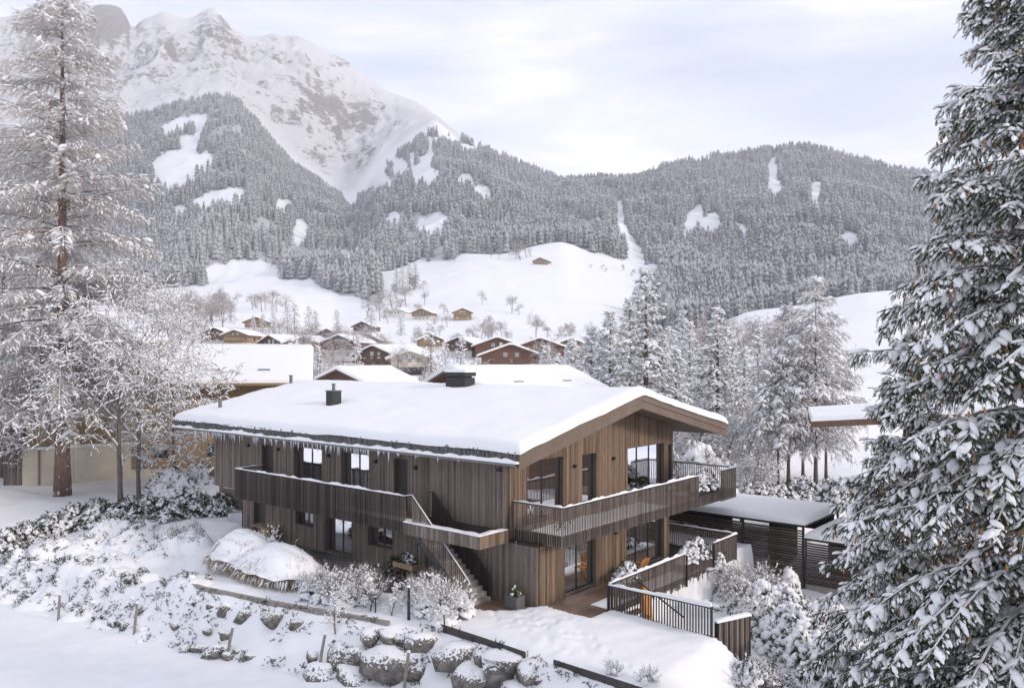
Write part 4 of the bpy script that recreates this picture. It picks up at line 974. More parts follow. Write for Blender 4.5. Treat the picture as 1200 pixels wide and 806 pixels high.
def unit(v): return v / np.maximum(np.linalg.norm(v, axis=-1, keepdims=True), 1e-9)
def conifer_tree(name, label, loc, H, Rm, nb, twig=0.45, dens=1.0, snow=0.8, z0=0.06, seed=0, group=None, nm=None, tpl=SPK, trunk=0.02, droop=0.75, power=0.75, az=None, snow_m=None, bark=None, sub=3, snow_r=0.30, cat='tree', up=0.32, lumps=0.25, cones=0, lean=0.0, sag=0.35, pad=.52, lowk=.6):
    """trunk, boughs bending under snow, side twigs as needle sprigs, elongated snow pads lying on the twigs"""
    r = np.random.default_rng(seed); t = thing(name, label, cat, loc, r.uniform(0, 6) if az is None else 0.0, group)
    mb = MB(); k = 9; mb.tube([(lean * (i / k) ** 2 * H * .1, 0, H * i / k * .985) for i in range(k + 1)], [max(.012, H * trunk * (1 - i / k) ** .8 * (1.25 if i == 0 else 1)) for i in range(k + 1)], 9)
    mb.build('trunk', bark or M_BARK, t, smooth=True)
    N = Scatter(); S = Scatter(); B = Scatter(); P, D, L, SH = [], [], [], []
    for i in range(nb):
        f_ = z0 + (1 - z0) * ((i + r.uniform(0, 1)) / nb) ** 1.12; f_ = min(f_, .985)
        a = i * 2.39996 + r.uniform(-.35, .35); f_ = min(.985, max(z0, f_ + r.normal(0, .012)))
        if az is not None:
            a = az[0] + (i * 0.61803 % 1.0) * (az[1] - az[0])
        prof = (1 - (f_ - z0) / (1 - z0)) ** power; low = min(1, lowk + (f_ - z0) * 3.6); bl = max(Rm * prof * low * r.uniform(.78, 1.12), .25)
        o = np.array([cos(a), sin(a), 0]); base = np.array([0, 0, f_ * H]); upv = up * (0.4 + f_) + r.normal(0, .10); dr = droop * (1.15 - f_) + r.normal(0, .10)
        m = max(3, int(bl / (twig * .42) * dens)); s = np.linspace(.12, 1, m) + r.uniform(-.02, .02, m); s = np.clip(s, .05, 1)
        path = base + np.outer(s * bl, o) + np.outer((upv * s - dr * s ** 2) * bl, [0, 0, 1]); tang = unit(o[None] + np.outer(upv - 2 * dr * s, [0, 0, 1]))
        side = np.array([-o[1], o[0], 0])
        # wood
        q = 5; sv = np.linspace(0, 1, q + 1); pts = base + np.outer(sv * bl, o) + np.outer((upv * sv - dr * sv ** 2) * bl, [0, 0, 1]); dd = np.diff(pts, axis=0)
        rad = np.maximum(bl * .016 * (1 - sv[:-1] * .8), .008)
        B.put(STICK, pts[:-1], frames(dd), np.stack([np.linalg.norm(dd, axis=1), rad, rad], 1), .4)
        for sg in (-1, 1):
            tl = np.minimum(twig * 2.2, bl * .42) * (1.05 - .55 * s) * r.uniform(.7, 1.15, m)
            for j in range(sub):
                g = (j + .3) / sub; td = unit(tang * (.55 + .25 * g) + side * sg * .85 + np.array([0, 0, -sag * g]))
                p = path + td * (tl * g)[:, None] + r.normal(0, twig * .06, (m, 3)); ln = twig * r.uniform(.6, 1.05, m) * (1 - .25 * g)
                d2 = unit(td + r.normal(0, .28, (m, 3)) + np.array([0, 0, -sag * .6]))
                p[:, 2] -= np.abs(r.normal(0, twig * .22, m)); P.append(p); D.append(d2); L.append(ln); SH.append(np.full(m, f_))
        P.append(path[-2:]); D.append(tang[-2:]); L.append(np.full(2, twig)); SH.append(np.full(2, f_))
    P = np.concatenate(P); D = np.concatenate(D); L = np.concatenate(L); n = len(P)
    kk = r.integers(0, len(tpl), n); M = frames(D, r.uniform(-.6, .6, n)); tint = np.clip(r.normal(.45, .25, n), 0, 1)
    for q in range(len(tpl)): s = kk == q; N.put(tpl[q], P[s], M[s], L[s], tint[s])
    # snow pads: most where the twig is flat and open to the sky
    ps = snow * (0.35 + 0.65 * vnoise(P[:, 0] * 1.1 + P[:, 2] * .8 + seed, P[:, 1] * 1.1, seed)) ; hs = r.uniform(0, 1, n) < ps
    Ps, Ds, Ls = P[hs], D[hs], L[hs]; Ds = unit(Ds * np.array([1, 1, .75])); c = Ps + Ds * (Ls * .45)[:, None] + np.array([0, 0, 1]) * (Ls * .10)[:, None]; Ms = frames(Ds)
    kk = r.integers(0, 4, len(Ps)); w = r.uniform(.6, 1.25, len(Ps))
    for q in range(4): s = kk == q; S.put(BLOBS_S[q], c[s], Ms[s], np.stack([Ls[s] * pad * w[s], Ls[s] * snow_r * w[s], Ls[s] * snow_r * .62 * w[s]], 1), .5)
    if pad < .48:
        h2 = r.uniform(0, 1, n) < ps * .8; P2, D2, L2 = P[h2], D[h2], L[h2]; c2 = P2 + D2 * (L2 * r.uniform(.1, .9, len(P2)))[:, None] + r.normal(0, .018, P2.shape) + np.array([0, 0, .03]); w2 = r.uniform(.4, 1.2, len(P2))
        S.put(BLOBS_S[3], c2, frames(unit(D2 + r.normal(0, .3, D2.shape))), np.stack([L2 * .22 * w2, L2 * .13 * w2, L2 * .10 * w2], 1), .5)
    # larger cushions
    hl = r.uniform(0, 1, n) < lumps * .12; q_ = P[hl]; S.put(BLOBS[0], q_ + np.array([0, 0, twig * .12]), frames(D[hl]), np.stack([L[hl] * .75, L[hl] * .45, L[hl] * .25], 1), .5)
    B.build('boughs', bark or M_BARK, t, kind='stuff'); N.build('crown', nm or M_NEEDLE, t); S.build('snow', snow_m or M_SNOWF, t, smooth=True, kind='stuff')
    if cones:
        Cn = Scatter(); idx = r.choice(np.where(P[:, 2] > H * .28)[0], cones); cp_ = P[idx] + D[idx] * (L[idx] * .8)[:, None]
        Mx = frames(np.tile([[0.05, 0.02, -1.0]], (len(idx), 1)) + r.normal(0, .12, (len(idx), 3)))
        for q in range(3): s = np.arange(len(idx)) % 3 == q; Cn.put(BLOBS_S[q], (cp_ + np.array([0, 0, -.07]) + r.normal(0, .05, cp_.shape))[s], Mx[s], np.tile([[.085, .026, .026]], (s.sum(), 1)), .5)
        Cn.build('cones', M_CONE, t, kind='stuff')
    return t

def bare_tree(name, label, loc, H, spread, seed=0, levels=5, nkid=4, trunk_r=0.16, snow=1.0, group=None, stems=1, first=0.25, mt=None, bark=None, curl=0.25, cat='tree', thin=0.012, upb=0.35, snow_th=0.05, maxn=9000, maxout=1.0):
    """deciduous tree: limbs that fork to fine twigs, a ridge of snow along every limb that is not upright"""
    r = np.random.default_rng(seed); t = thing(name, label, cat, loc, 0, group); segs = []
    def grow(p, d, L, rad, lev):
        if len(segs) > maxn: return
        k = 5 if lev <= 1 else (4 if lev == 2 else 3); st = L / k; pts = [p]
        for i in range(k):
            d = unit(d + r.normal(0, curl * (.35 if lev == 0 else 1), 3) + np.array([0, 0, .06 if lev < 2 else -.03])); q = p + d * st; rr = rad * (1 - .5 * (i / k))
            segs.append((p, d, st * 1.02, rr, lev)); p = q; pts.append((p, d, rr, (i + 1) / k))
        if lev >= levels: return
        nk = nkid + (2 if lev == 0 else 0)
        for j in range(nk):
            q, dq, rq, fq = pts[min(k, 1 + int((max(first, .2) if lev == 0 else .25) * k + j * k / nk))] if lev else pts[1 + min(k - 1, int((first + (1 - first) * j / nk) * k))]
            az_ = j * 2.4 + r.uniform(-.5, .5); ax1 = unit(np.cross(dq, [0.3, .2, .9])); ax2 = np.cross(dq, ax1); o = ax1 * cos(az_) + ax2 * sin(az_)
            nd_ = unit(dq * (.55 if lev else .45) + o * (.85 if lev else .95 * spread) + np.array([0, 0, upb * (1 if lev < 2 else .2)]))
            grow(q, nd_, L * r.uniform(.52, .78) * (1.0 if lev else .62), max(rq * .58, thin * .5), lev + 1)
    for s in range(stems):
        a = s * 2.2 + seed; d = unit(np.array([cos(a) * .25 * (stems > 1), sin(a) * .25 * (stems > 1), 1.0])); grow(np.array([0, 0, -.1]), d, H * .62 if stems == 1 else H * .5, trunk_r, 0)
    P = np.array([s[0] for s in segs]); D = np.array([s[1] for s in segs]); L = np.array([s[2] for s in segs]); Rr = np.maximum(np.array([s[3] for s in segs]), thin); lv = np.array([s[4] for s in segs])
    M = frames(D); B = Scatter(); S = Scatter(); W_ = Scatter()
    tr = lv == 0; B.put(STICK6, P[tr], M[tr], np.stack([L[tr], Rr[tr], Rr[tr]], 1), .4); W_.put(STICK, P[~tr], M[~tr], np.stack([L[~tr], Rr[~tr], Rr[~tr]], 1), r.uniform(0, 1, (~tr).sum()))
    fl = (np.abs(D[:, 2]) < .86) & (lv > 0) & (r.uniform(0, 1, len(P)) < snow * np.where(lv > 3, .62, 1))
    th = np.maximum(Rr[fl] * .75, snow_th * r.uniform(.55, 1.2, fl.sum())); S.put(BLOBS_S[1], P[fl] + D[fl] * (L[fl] * .5)[:, None] + np.array([0, 0, 1]) * (Rr[fl] + th * .5)[:, None], M[fl], np.stack([L[fl] * .58, np.maximum(Rr[fl] * .9, th * .62), th * .85], 1), .5)
    B.build('trunk', bark or M_BARKG, t); W_.build('crown', mt or M_TWIG, t); S.build('snow', M_SNOWF, t, smooth=True, kind='stuff')
    return t

LEAF = [spike_tpl(9, .42, .42, .06, seed=k + 40, core=False) for k in range(3)]
FROND = [spike_tpl(7, .55, .55, .010, seed=k + 60, core=False) for k in range(3)]
def bush(name, label, loc, rx, ry, h, n=260, seed=0, leaf=0.6, lump=0.16, nm=None, group=None, twigs=0, cat='bush', rz=0.0, snow=1.0, twig_m=None, skirt=0.25, twl=0.6):
    """shrub under snow: uneven heap of snow clumps with leaves and twigs breaking through"""
    r = np.random.default_rng(seed); t = thing(name, label, cat, loc, rz, group); S = Scatter(); N = Scatter()
    a = r.uniform(0, 2 * pi, n); q = np.sqrt(r.uniform(0, 1, n)); hz = h * (1 - q ** 2.2) * (.72 + .5 * vnoise(np.cos(a) * q * 2.3 + seed, np.sin(a) * q * 2.3, seed)); hz = hz * np.where(r.uniform(0, 1, n) < skirt, r.uniform(.2, 1, n), 1)
    P = np.stack([np.cos(a) * q * rx, np.sin(a) * q * ry, hz], 1); nr = unit(np.stack([np.cos(a) * q, np.sin(a) * q, np.full(n, .75)], 1))
    on = r.uniform(0, 1, n) < snow; k = r.integers(0, 4, n); w = lump * r.uniform(.55, 1.35, n)
    for j in range(4): s = (k == j) & on; S.put(BLOBS[j], P[s], frames(unit(nr[s] * np.array([1, 1, -.8]) + 1e-4)), np.stack([w[s] * 1.15, w[s], w[s] * .62], 1), .5)
    m = int(n * leaf * 4)
    if m:
        i = r.integers(0, n, m); pl = P[i] + r.normal(0, lump * .55, (m, 3)) - nr[i] * lump * .25; dl = unit(nr[i] + r.normal(0, .6, (m, 3))); ln = lump * r.uniform(.8, 1.5, m)
        for j in range(3): s = r.integers(0, 3, m) == j; N.put(LEAF[j], pl[s], frames(dl[s]), ln[s], r.uniform(0, 1, s.sum()))
        N.build('foliage', nm or M_LEAF, t, kind='stuff')
    S.build('snow', M_SNOWF, t, smooth=True, kind='stuff')
    if twigs:
        T = Scatter(); T2 = Scatter(); i = r.integers(0, n, twigs); p0 = P[i] * np.array([.5, .5, .3]); d = unit(nr[i] * np.array([.8, .8, 1.6]) + r.normal(0, .28, (twigs, 3))); L = h * r.uniform(.6, 1.15, twigs) * (1 + twl * .3)
        T.put(STICK, p0, frames(d), np.stack([L, np.full(twigs, .010), np.full(twigs, .010)], 1), r.uniform(0, 1, twigs))
        for j in range(3):
            f_ = r.uniform(.45, 1, twigs); T.put(FROND[j], p0 + d * (L * f_)[:, None], frames(unit(d + r.normal(0, .4, (twigs, 3)))), L * .22, r.uniform(0, 1, twigs))
            T2.put(BLOBS_S[j], p0 + d * (L * f_)[:, None] + np.array([0, 0, .02]), frames(unit(d + r.normal(0, .5, (twigs, 3)))), np.stack([lump * r.uniform(.3, .8, twigs), lump * r.uniform(.15, .35, twigs), lump * r.uniform(.12, .3, twigs)], 1), .5)
        T.build('twigs', twig_m or M_TWIG, t, kind='stuff'); T2.build('twig_snow', M_SNOWF, t, smooth=True, kind='stuff')
    return t
def drift(name, label, loc, rx, ry, h, seed=0, leaf=120, twigs=20, group=None, cat='bush', rz=0.0, tm=None, lump=.13):
    """shrub buried in one continuous soft blanket of snow, with holes of leaves and twig ends"""
    r = np.random.default_rng(seed); t = thing(name, label, cat, loc, rz, group); n, m = 40, 13; a = np.linspace(0, 2 * pi, n, endpoint=False)
    def H(x, y):
        q = np.hypot(x, y); return h * (1 - np.clip(q, 0, 1) ** 2) * (.75 + .55 * vnoise(x * 2.1 + seed, y * 2.1, seed)) + h * .22 * fbm(x * 4.5 + seed, y * 4.5, 3, seed + 2) * (1 - q ** 4) - .14 * np.clip(q - .8, 0, 1) * 5
    V = [(0, 0, float(H(np.array(0.), np.array(0.))))]
    for j in range(1, m + 1):
        q = j / m; w = 1 + .18 * (vnoise(np.cos(a) * 1.6 + seed, np.sin(a) * 1.6, seed + 1) - .5); x, y = np.cos(a) * q, np.sin(a) * q; z = H(x, y)
        X_, Y_ = x * rx * w, y * ry * w; gw = ground_z(loc.x + X_ * cos(rz) - Y_ * sin(rz), loc.y + X_ * sin(rz) + Y_ * cos(rz)) - loc.z
        V += list(zip(X_, Y_, z + np.clip(gw, -1.6, 1.2)))
    Fx = [(0, 1 + i, 1 + (i + 1) % n) for i in range(n)]
    for j in range(m - 1):
        for i in range(n): k = 1 + j * n + i; k2 = 1 + j * n + (i + 1) % n; Fx += [(k, k + n, k2 + n), (k, k2 + n, k2)]
    link('snow', np_mesh('snow', np.array(V), np.array(Fx), M_SNOWF, smooth=True), t)
    V = np.array(V)
    if leaf:
        c = r.integers(0, len(V), max(3, leaf // 12)); i = np.repeat(c, 12); P = V[i] + r.normal(0, .09, (len(i), 3)); P[:, 2] += .02; D = unit(r.normal(0, 1, (len(i), 3)) + np.array([0, -.3, .4])); N = Scatter()
        for j in range(3): s = np.arange(len(i)) % 3 == j; N.put(LEAF[j], P[s], frames(D[s]), r.uniform(.09, .19, s.sum()), r.uniform(0, 1, s.sum()))
        N.build('foliage', M_LEAFD, t, kind='stuff')
    S = Scatter(); k = 12; i = r.integers(0, len(V), k); s_ = lump * r.uniform(.6, 1.5, k); S.put(BLOBS[2], V[i] * np.array([.97, .97, 1]), frames(unit(r.normal(0, 1, (k, 3)) * np.array([1, 1, .1]))), np.stack([s_ * 1.4, s_, s_ * .6], 1), .5)
    if twigs:
        T = Scatter(); i = r.integers(0, len(V) // 2, twigs); d = unit(r.normal(0, .38, (twigs, 3)) + np.array([0, 0, 1])); L = r.uniform(.25, .6, twigs) * max(h, .6); p0 = V[i] - np.array([0, 0, .1]); T.put(STICK, p0, frames(d), np.stack([L, np.full(twigs, .009), np.full(twigs, .009)], 1), r.uniform(0, 1, twigs))
        for j in range(2): f_ = r.uniform(.4, 1, twigs); T.put(FROND[j], p0 + d * (L * f_)[:, None], frames(unit(d + r.normal(0, .4, (twigs, 3)))), L * .35, r.uniform(0, 1, twigs)); S.put(BLOBS_S[j], p0 + d * (L * f_)[:, None], frames(unit(d + r.normal(0, .5, (twigs, 3)))), np.stack([.035 + .03 * f_, .016 + 0 * f_, .014 + 0 * f_], 1), .5)
        T.build('twigs', tm or M_TWIG, t, kind='stuff')
    S.build('snow_tufts', M_SNOWF, t, smooth=True, kind='stuff'); return t
def on_ground(u, v, y0=18, y1=900):
    k = (u - 600) / F; ys = np.exp(np.linspace(math.log(y0), math.log(y1), 1400)); zr = CAMZ - (v - HV) / F * ys; g = ground_z(k * ys, ys); i = np.argmax(g >= zr)
    if not (g >= zr).any(): i = len(ys) - 1
    return Vector((k * ys[i], ys[i], float(g[i])))
def P_at(u, Y, dz=0.0): x = (u - 600) / F * Y; return Vector((x, Y, gz(x, Y) + dz))

# ---- the near spruce on the right and the smaller one by its side
sp = P_at(1225, 16.5)
conifer_tree('spruce_tree', 'huge dark green spruce loaded with snow and hung with brown cones, filling the right edge', (sp.x, sp.y, -2.2), 25.0, 5.8, 440, twig=.27, dens=1.0, snow=.56, z0=.03, seed=11, tpl=SPKD, trunk=.011, droop=.62, power=.98, az=(R(95), R(345)), sub=4, snow_r=.20, cones=1300, up=.30, lumps=.4, sag=.9, pad=.44, lowk=.50)
sp = P_at(1060, 19.5)
conifer_tree('spruce_tree', 'smaller dark spruce with a thin leader, standing before the big one', (sp.x, sp.y, -2.1), 12.6, 3.0, 190, twig=.27, dens=1.0, snow=.60, z0=.12, seed=12, tpl=SPKD, trunk=.011, droop=.6, power=.8, sub=4, snow_r=.20, cones=60, lumps=.4, sag=.9, pad=.44)

# ---- trees left of the chalet
p = on_ground(73, 581); LARCH_P = p
conifer_tree('larch_tree', 'tall rime covered larch with thick reddish trunk and snow laden drooping boughs at left', p, 36.5, 8.0, 230, twig=.60, dens=.85, snow=.62, z0=.16, seed=21, nm=M_LARCH, tpl=SPKF, trunk=.0135, droop=.42, power=.60, sub=5, snow_r=.12, up=.30, lumps=.08, sag=.75)
p = on_ground(20, 566)
conifer_tree('larch_tree', 'second larch behind the tall one, cut by the left edge', p + Vector((-3, 3, 0)), 24, 6.0, 90, twig=.65, dens=.8, snow=.85, z0=.2, seed=22, nm=M_LARCH, tpl=SPKF, trunk=.012, droop=.5, sub=4, snow_r=.15, sag=.7)
p = on_ground(141, 589)
bare_tree('bare_tree', 'leafless tree with speckled trunk and wide snow lined limbs, nearer the larch', p, 15, 1.0, 31, 5, 4, .19, 1.0, curl=.15, thin=.014, upb=.40, snow_th=.050, maxn=6500, first=.16)
p = on_ground(163, 585)
bare_tree('bare_tree', 'leafless tree with slim leaning trunk and snowy limbs beside the chalet lawn', p, 16, .9, 35, 5, 4, .17, 1.0, curl=.15, thin=.014, upb=.45, snow_th=.050, maxn=6500, first=.18)
p = on_ground(-40, 590)
bare_tree('bare_tree', 'leafless tree at the left edge reaching snowy limbs into view', p, 14, 1.3, 37, 5, 4, .2, 1.0, curl=.25, thin=.022, upb=.2, snow_th=.052, maxn=4000)
bare_tree('bare_tree', 'thin leafless tree behind the two bigger ones near the neighbour roof', P_at(205, 58), 12, 1.0, 39, 5, 4, .12, 1.0, curl=.25, thin=.02, upb=.3, snow_th=.07, maxn=4000)

# ---- trees right of and behind the chalet
for (u, Y, H, Rm, lab, sd, sn, m) in [
    (757, 74, 18.2, 4.6, 'broad dark spruce with heavy snow behind the gable roof', 41, .85, None), (715, 84, 15.0, 3.0, 'pale frosted spruce left of the broad dark one behind the roof', 42, .95, M_NEEDLE_MID), (738, 90, 17.0, 3.0, 'narrow frosted spruce peeking over the broad dark one', 47, .9, M_NEEDLE_MID),
    (693, 92, 13.5, 3.0, 'frosted spruce above the ridge behind the roof vent', 43, .95, M_NEEDLE_MID), (841, 78, 15.0, 3.4, 'loose dark spruce between the gable and the rimed larches', 44, .75, None), (670, 100, 12.0, 2.6, 'small frosted spruce beside the red chalets', 45, .95, M_NEEDLE_MID)]:
    conifer_tree('spruce_tree', lab, P_at(u, Y), H, Rm, 110, twig=.55, dens=.9, snow=sn, z0=.05, seed=sd, nm=m, tpl=SPK, droop=.6, sub=3, snow_r=.30, group='spruces behind the chalet', lumps=.6)
for (u, Y, H, Rm, z0, lab, sd) in [(956, 60, 16.5, 4.0, .22, 'tallest sunlit larch with drooping rimed boughs behind the carport', 51), (924, 63, 14.5, 3.6, .24, 'larch with blueish snowy boughs left of the sunlit one', 52), (941, 66, 13.0, 3.0, .3, 'slim larch squeezed between the two taller larches', 53), (912, 60, 11.0, 3.2, .38, 'short larch leaning left at the end of the larch row', 54), (968, 64, 13.0, 3.2, .35, 'larch at the right end of the row near the neighbour eave', 55)]:
    conifer_tree('larch_tree', lab, P_at(u, Y), H, Rm, 80, twig=.55, dens=.85, snow=.9, z0=z0, seed=sd, nm=M_LARCH, tpl=SPKF, trunk=.010, droop=.62, sub=4, snow_r=.17, group='larches behind the carport', lumps=.4, sag=.7, power=.62, bark=M_BARKG)
for i, (u, Y, H) in enumerate([(800, 62, 9.5), (822, 70, 11), (848, 64, 10), (872, 68, 11), (893, 72, 10), (785, 80, 9), (862, 84, 12), (835, 56, 6.5), (905, 84, 9), (880, 58, 6)]):
    bare_tree('bare_tree', ['bushy snow filled tree close behind the upper balcony corner', 'rounded snowy tree behind the balcony railing', 'snow lined thicket tree right of the gable eave', 'tall snowy thicket tree left of the larches', 'snow lined tree just left of the larch trunks', 'snowy tree between the broad spruce and the gable', 'high branched snowy tree behind the thicket', 'low snowy tree over the carport roof', 'pale tree behind the short larch', 'low snowy tree at the foot of the short larch'][i], P_at(u, Y), H, 1.25, 60 + i, 5, 4, .11, 1.0, group='snowy thicket behind the carport', curl=.3, thin=.020, upb=.3, snow_th=.052, maxn=3600, stems=2, first=.1)
for i, (u, Y, H, Rm) in enumerate([(776, 108, 12.5, 2.6), (792, 96, 11, 2.5), (808, 120, 13, 2.7), (822, 100, 10.5, 2.5), (858, 110, 12.5, 2.7), (872, 98, 11, 2.5), (888, 118, 12, 2.6), (640, 128, 8.5, 2.2), (655, 108, 9.0, 2.3), (800, 145, 13, 2.8), (838, 140, 13.5, 2.8), (705, 112, 12.5, 2.6)]):
    conifer_tree('spruce_tree', ['frosted spruce first right of the broad dark spruce', 'low frosted spruce above the gable eave tip', 'frosted spruce on the valley slope above the balcony', 'small frosted spruce left of the loose dark spruce', 'frosted spruce right of the loose dark spruce', 'small frosted spruce between the loose spruce and the larches', 'frosted spruce behind the short larch', 'small frosted spruce over the ridge roof right end', 'small frosted spruce left of the pale frosted trio', 'distant frosted spruce above the balcony thicket', 'distant frosted spruce behind the loose dark one', 'frosted spruce filling the gap left of the broad dark spruce'][i], P_at(u, Y), H, Rm, 70, twig=.6, dens=.8, snow=.95, z0=.05, seed=310 + i, nm=M_NEEDLE_MID, tpl=SPK, droop=.6, sub=3, snow_r=.28, group='frosted spruces on the near slope', lumps=.5)
for i, (u, Y, H) in enumerate([(768, 92, 8), (783, 118, 9), (798, 84, 8), (815, 90, 8.5), (830, 112, 9), (850, 92, 9), (866, 130, 10), (880, 88, 9), (896, 100, 10), (912, 112, 10), (930, 95, 9), (985, 90, 9)]):
    bare_tree('bare_tree', ['frosted thicket tree at the foot of the broad dark spruce', 'frosted tree on the slope right of the broad spruce', 'frosted tree just above the gable eave tip', 'frosted tree above the upper balcony', 'frosted tree in the belt left of the loose spruce', 'frosted tree in the belt right of the loose spruce', 'frosted tree high in the belt right of centre', 'frosted tree low in the belt left of the larches', 'frosted tree touching the short larch', 'frosted tree behind the blueish larch', 'frosted tree peeping between the larches', 'frosted tree right of the larch row'][i], P_at(u, Y), H, 1.1, 330 + i, 5, 4, .11, 1.0, group='frosted tree belt behind the carport', curl=.25, thin=.020, upb=.4, snow_th=.05, maxn=3000, stems=2, first=.08)
# out of the picture to the right, seen only in the window glass
for i, (x, y, H) in enumerate([(62, 34, 14), (80, 52, 16), (60, 8, 14), (90, 25, 15), (100, 60, 16)]):
    conifer_tree('spruce_tree', ['spruce outside the picture beyond the big spruce', 'tall spruce outside the picture behind the slatted shed', 'spruce outside the picture nearest the camera side', 'spruce outside the picture, widest of those the windows mirror', 'tallest spruce outside the picture, farthest right behind the shed'][i], (x, y, -2), H, 4.2, 55, twig=.7, dens=.7, snow=.8, seed=80 + i, tpl=SPK, sub=3, group='spruces out of view')

# ---- bushes, each placed where it stands in the photograph
for i, (u, v, rx, h, n, leaf, lump, tw, lab) in enumerate([
    (255, 602, 1.5, 1.15, 330, .9, .17, 0, 'dark leaved rhododendron at the chalet end of the hedge'), (228, 604, 1.6, 1.15, 330, .9, .17, 0, 'dark leaved rhododendron second in the hedge from the chalet'), (200, 606, 1.6, 1.1, 330, .9, .17, 0, 'dark leaved rhododendron third in the hedge from the chalet'),
    (172, 607, 1.5, 1.1, 300, .9, .17, 0, 'dark leaved rhododendron under the slim bare trunk'), (145, 609, 1.5, 1.2, 300, .8, .17, 0, 'dark leaved rhododendron under the speckled trunk'), (115, 612, 1.4, 1.3, 300, .8, .18, 0, 'snowy evergreen left of the bare trunks'),
    (88, 616, 1.5, 1.1, 300, .6, .19, 0, 'rounded white evergreen on the bank crest'), (60, 624, 1.5, 1.0, 300, .6, .18, 0, 'snow heaped evergreen on the upper bank'), (30, 638, 1.6, 1.0, 300, .7, .17, 0, 'dark speckled evergreen low on the left bank'), (4, 648, 1.6, 1.0, 260, .7, .17, 0, 'dark speckled evergreen at the left frame edge'),
    (200, 578, 2.0, 1.3, 320, .35, .2, 60, 'wide snow mound shrub behind the hedge'), (233, 566, 1.1, 1.1, 200, .4, .17, 60, 'frosted shrub before the little shed')]):
    p = on_ground(u, v); bush('rhododendron_bush' if i < 10 else 'snowy_bush', lab, p, rx, rx * .75, h, n, 100 + i, leaf * 2.2 if i < 10 else leaf, lump * (.85 if i < 10 else 1.2), group='hedge along the lawn' if i < 10 else None, twigs=tw, rz=.3 * i, snow=.72 if i < 10 else 1)
for i, (u, v, rx, h, n, leaf, lump, tw, lab) in enumerate([
    (55, 655, 1.5, .9, 260, .15, .20, 70, 'pale twiggy shrub poking from the left bank'), (95, 650, 1.5, .8, 240, .1, .24, 20, 'smooth white shrub mound on the left bank'), (130, 628, 1.3, .9, 240, .1, .2, 50, 'pinkish twiggy shrub below the bare trunks'), (150, 640, 1.4, .8, 260, .08, .25, 20, 'big smooth snow cushion mid bank'),
    (165, 625, 1.0, .7, 160, .2, .16, 50, 'small twiggy shrub right of the snow cushion'), (185, 650, 1.7, .55, 260, .12, .2, 30, 'flat snow shrub in the middle of the bank'), (205, 645, 1.0, .9, 150, .05, .13, 120, 'grey twiggy shrub with snow tips on the bank'), (225, 640, .9, .9, 130, .05, .13, 120, 'grey twiggy shrub left of the straw mound'),
    (25, 678, 1.4, .6, 220, .35, .2, 0, 'snow pad with dark leaves over the left boulders'), (70, 685, 1.6, .7, 260, .3, .2, 0, 'creeping evergreen draped over boulders near the first post'), (115, 690, 1.6, .6, 260, .25, .22, 0, 'creeping evergreen between the first two posts'), (150, 695, 1.4, .5, 220, .3, .2, 0, 'creeping evergreen behind the second post'),
    (190, 700, 1.6, .5, 220, .12, .22, 0, 'snow covered creeper above the bare boulders'), (215, 690, 1.4, .5, 200, .12, .2, 0, 'snow covered creeper left of the kerb end'), (110, 668, 2.0, .7, 280, .08, .28, 0, 'broad white cushion shrub centre left'), (10, 668, 1.4, .7, 200, .2, .2, 0, 'white cushion at the left edge above the boulders')]):
    p = on_ground(u, v); drift('snowy_bush', lab, p, rx * 1.35, rx * 1.05, h * .95, 130 + i, int(leaf * 1500), int(tw * 1.2) + 6, 'shrubs on the left bank', rz=.4 * i)
# garden shrubs between the straw mound and the stair
for i, (u, v, rx, h, n, leaf, lump, tw, lab, tm) in enumerate([
    (388, 702, .75, 1.0, 150, .1, .13, 160, 'white frosted shrub right of the straw mound', M_TWIG), (405, 708, .6, .9, 110, .05, .12, 130, 'frosted shrub next to the kerb in front of the sliding door', M_TWIG), (432, 706, .45, 1.0, 60, .0, .10, 90, 'slender frosted shrub among the garden stakes', M_TWIG), (420, 695, .5, .8, 80, .0, .1, 100, 'small frosted shrub behind the slender one', M_TWIG),
    (362, 700, .55, .7, 90, .05, .12, 90, 'low frosted shrub touching the straw mound', M_TWIG), (505, 716, .85, 1.0, 170, .12, .15, 170, 'round shrub with tan seed heads at the stair foot', M_LARCH), (535, 722, .7, .8, 130, .1, .13, 150, 'tan seed head shrub by the lowest stair steps', M_LARCH), (488, 712, .55, .8, 100, .15, .13, 90, 'snowy shrub left of the stair foot', M_LARCH), (520, 732, .5, .6, 90, .05, .13, 70, 'low snowy shrub in front of the stair foot', M_TWIG)]):
    p = on_ground(u, v); bush('frosted_shrub', lab, p, rx, rx * .85, h, n, 160 + i, leaf, lump, group='garden shrubs before the stair', twigs=tw, twig_m=tm, rz=.5 * i)
for i, (u, v, H, lab) in enumerate([(459, 722, 1.5, 'young bare tree with snow in its forks, middle of the garden'), (434, 716, 1.3, 'thin young bare tree left of the middle one'), (393, 745, 1.7, 'snow plastered sapling rising over the boulders')]):
    bare_tree('sapling', lab, on_ground(u, v), H, 1.1, 170 + i, 3, 4, .035, 1.0, curl=.3, thin=.010, upb=.7, snow_th=.030, maxn=500, first=.15, group='saplings in the garden')
